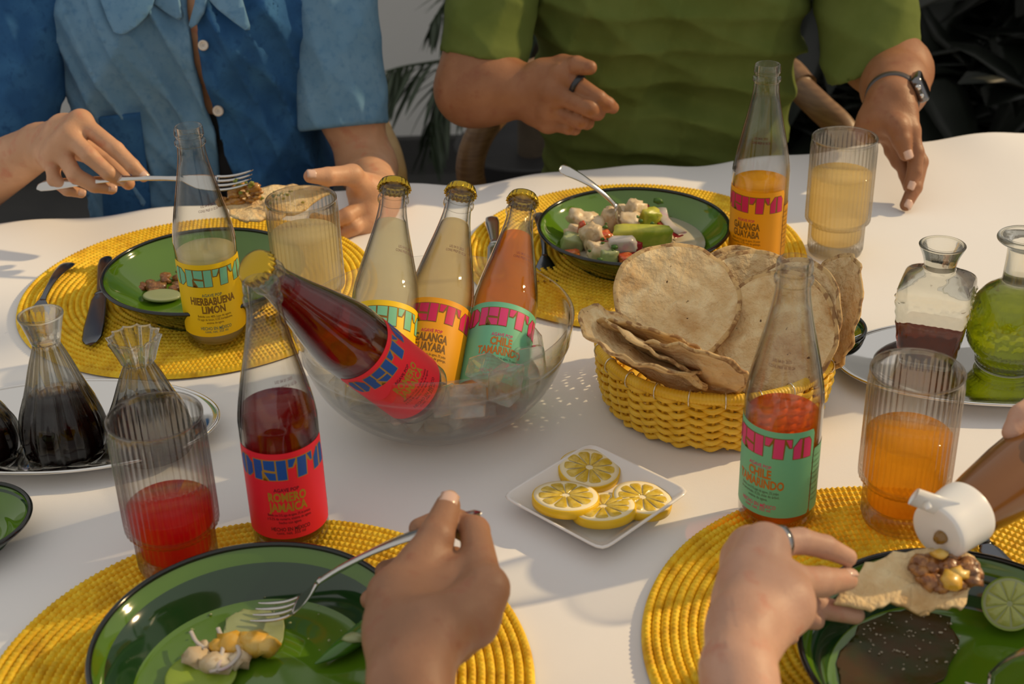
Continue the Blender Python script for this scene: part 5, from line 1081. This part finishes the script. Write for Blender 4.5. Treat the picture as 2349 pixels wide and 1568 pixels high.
def palm(name, label, base, top, fronds, mat, n=26, ll=.32, wd=.011, pot=None, tr=.03, cat='palm', droop=.5, spread=1.):
    t = thing(name, label, cat, base); base = np.asarray(base, float); top = np.asarray(top, float)
    mk('trunk', *tube([base + [0, 0, .02], base * .5 + top * .5, top], [tr * 1.2, tr, tr * .8], 12), mat=M['bark'], parent=t, world=True)
    if pot: mk('pot', *lathe([(.0001, 0), (pot * .75, 0), (pot, pot * 1.6), (pot * 1.05, pot * 1.65), (pot * .95, pot * 1.65), (pot * .9, pot * 1.5), (.0001, pot * 1.5)], 40), mat=M['pot'], parent=t)
    for i, P in enumerate(fronds): frond(t, [top] + [np.asarray(p, float) for p in P], n, ll, wd, droop, i + 3, mat, spread)
    return t
b0 = W(1215, 100, 3.0)
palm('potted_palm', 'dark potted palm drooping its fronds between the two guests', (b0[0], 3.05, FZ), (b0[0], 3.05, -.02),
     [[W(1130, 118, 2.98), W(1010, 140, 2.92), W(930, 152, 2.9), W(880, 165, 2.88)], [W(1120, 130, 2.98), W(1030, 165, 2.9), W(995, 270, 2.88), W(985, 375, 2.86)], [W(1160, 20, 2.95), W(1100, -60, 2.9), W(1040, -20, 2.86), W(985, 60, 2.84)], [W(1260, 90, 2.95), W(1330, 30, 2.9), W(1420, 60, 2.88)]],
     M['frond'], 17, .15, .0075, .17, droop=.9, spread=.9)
def bush(name, label, base, h, w_, n, ll, wd, seed, mat):
    t = thing(name, label, 'shrub', base); r = random.Random(seed); base = np.asarray(base, float)
    for i in range(n):
        a = r.uniform(0, 6.28); q = math.sqrt(r.random()); tip = base + np.array([w_ * q * math.cos(a), .5 * w_ * q * math.sin(a), h * r.uniform(.35, 1)]); root = base + np.array([.25 * w_ * q * math.cos(a), .1 * w_ * q * math.sin(a), .05])
        C = spline([root, (root + tip) / 2 + [0, 0, .1 * h], tip], 12); m = MB(); m.add(*tube(C, .007, 5))
        for k in range(14):
            c = C[2 + (k * 10) // 14]; e = np.array([r.gauss(0, 1), r.gauss(0, .7), r.uniform(-.7, .7)]); e /= np.linalg.norm(e); L_ = ll * r.uniform(.6, 1.1)
            m.add(*tube([c, c + e * L_ * .35, c + e * L_ * .7 + [0, 0, -.04 * L_], c + e * L_ + [0, 0, -.16 * L_]], [wd * .2, wd, wd * .75, wd * .05], 6, flat=.1))
        m.build('branch', mat, t, world=True)
    return t
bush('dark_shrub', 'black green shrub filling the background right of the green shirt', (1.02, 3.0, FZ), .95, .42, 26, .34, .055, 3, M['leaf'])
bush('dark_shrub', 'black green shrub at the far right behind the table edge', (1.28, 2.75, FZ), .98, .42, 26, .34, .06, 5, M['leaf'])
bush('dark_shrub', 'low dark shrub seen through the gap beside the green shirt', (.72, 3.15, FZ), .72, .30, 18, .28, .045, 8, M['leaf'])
struct('baseboard_back', *box(.4, 3.605, FZ + .05, 9, .03, .10), M['floor'])
# palm beyond the picture whose fronds dapple the front of the table
tp = np.array([-.78, .78, 0]) + np.array(SUND) * 4.6; FRS = []
rr = random.Random(11)
for k in range(9):
    a = 2 * PI * k / 9 + rr.uniform(-.2, .2); L_ = rr.uniform(.36, .56); FRS.append([tp + np.array([.4 * L_ * math.cos(a), .4 * L_ * math.sin(a), .18]), tp + np.array([.8 * L_ * math.cos(a), .8 * L_ * math.sin(a), .10]), tp + np.array([L_ * math.cos(a), L_ * math.sin(a), -.12])])
palm('garden_palm', 'tall garden palm standing outside the picture to the right, shading the table', (tp[0] + .1, tp[1], FZ), tp, FRS, M['frond'], 13, .26, .017, None, .05, droop=.25)
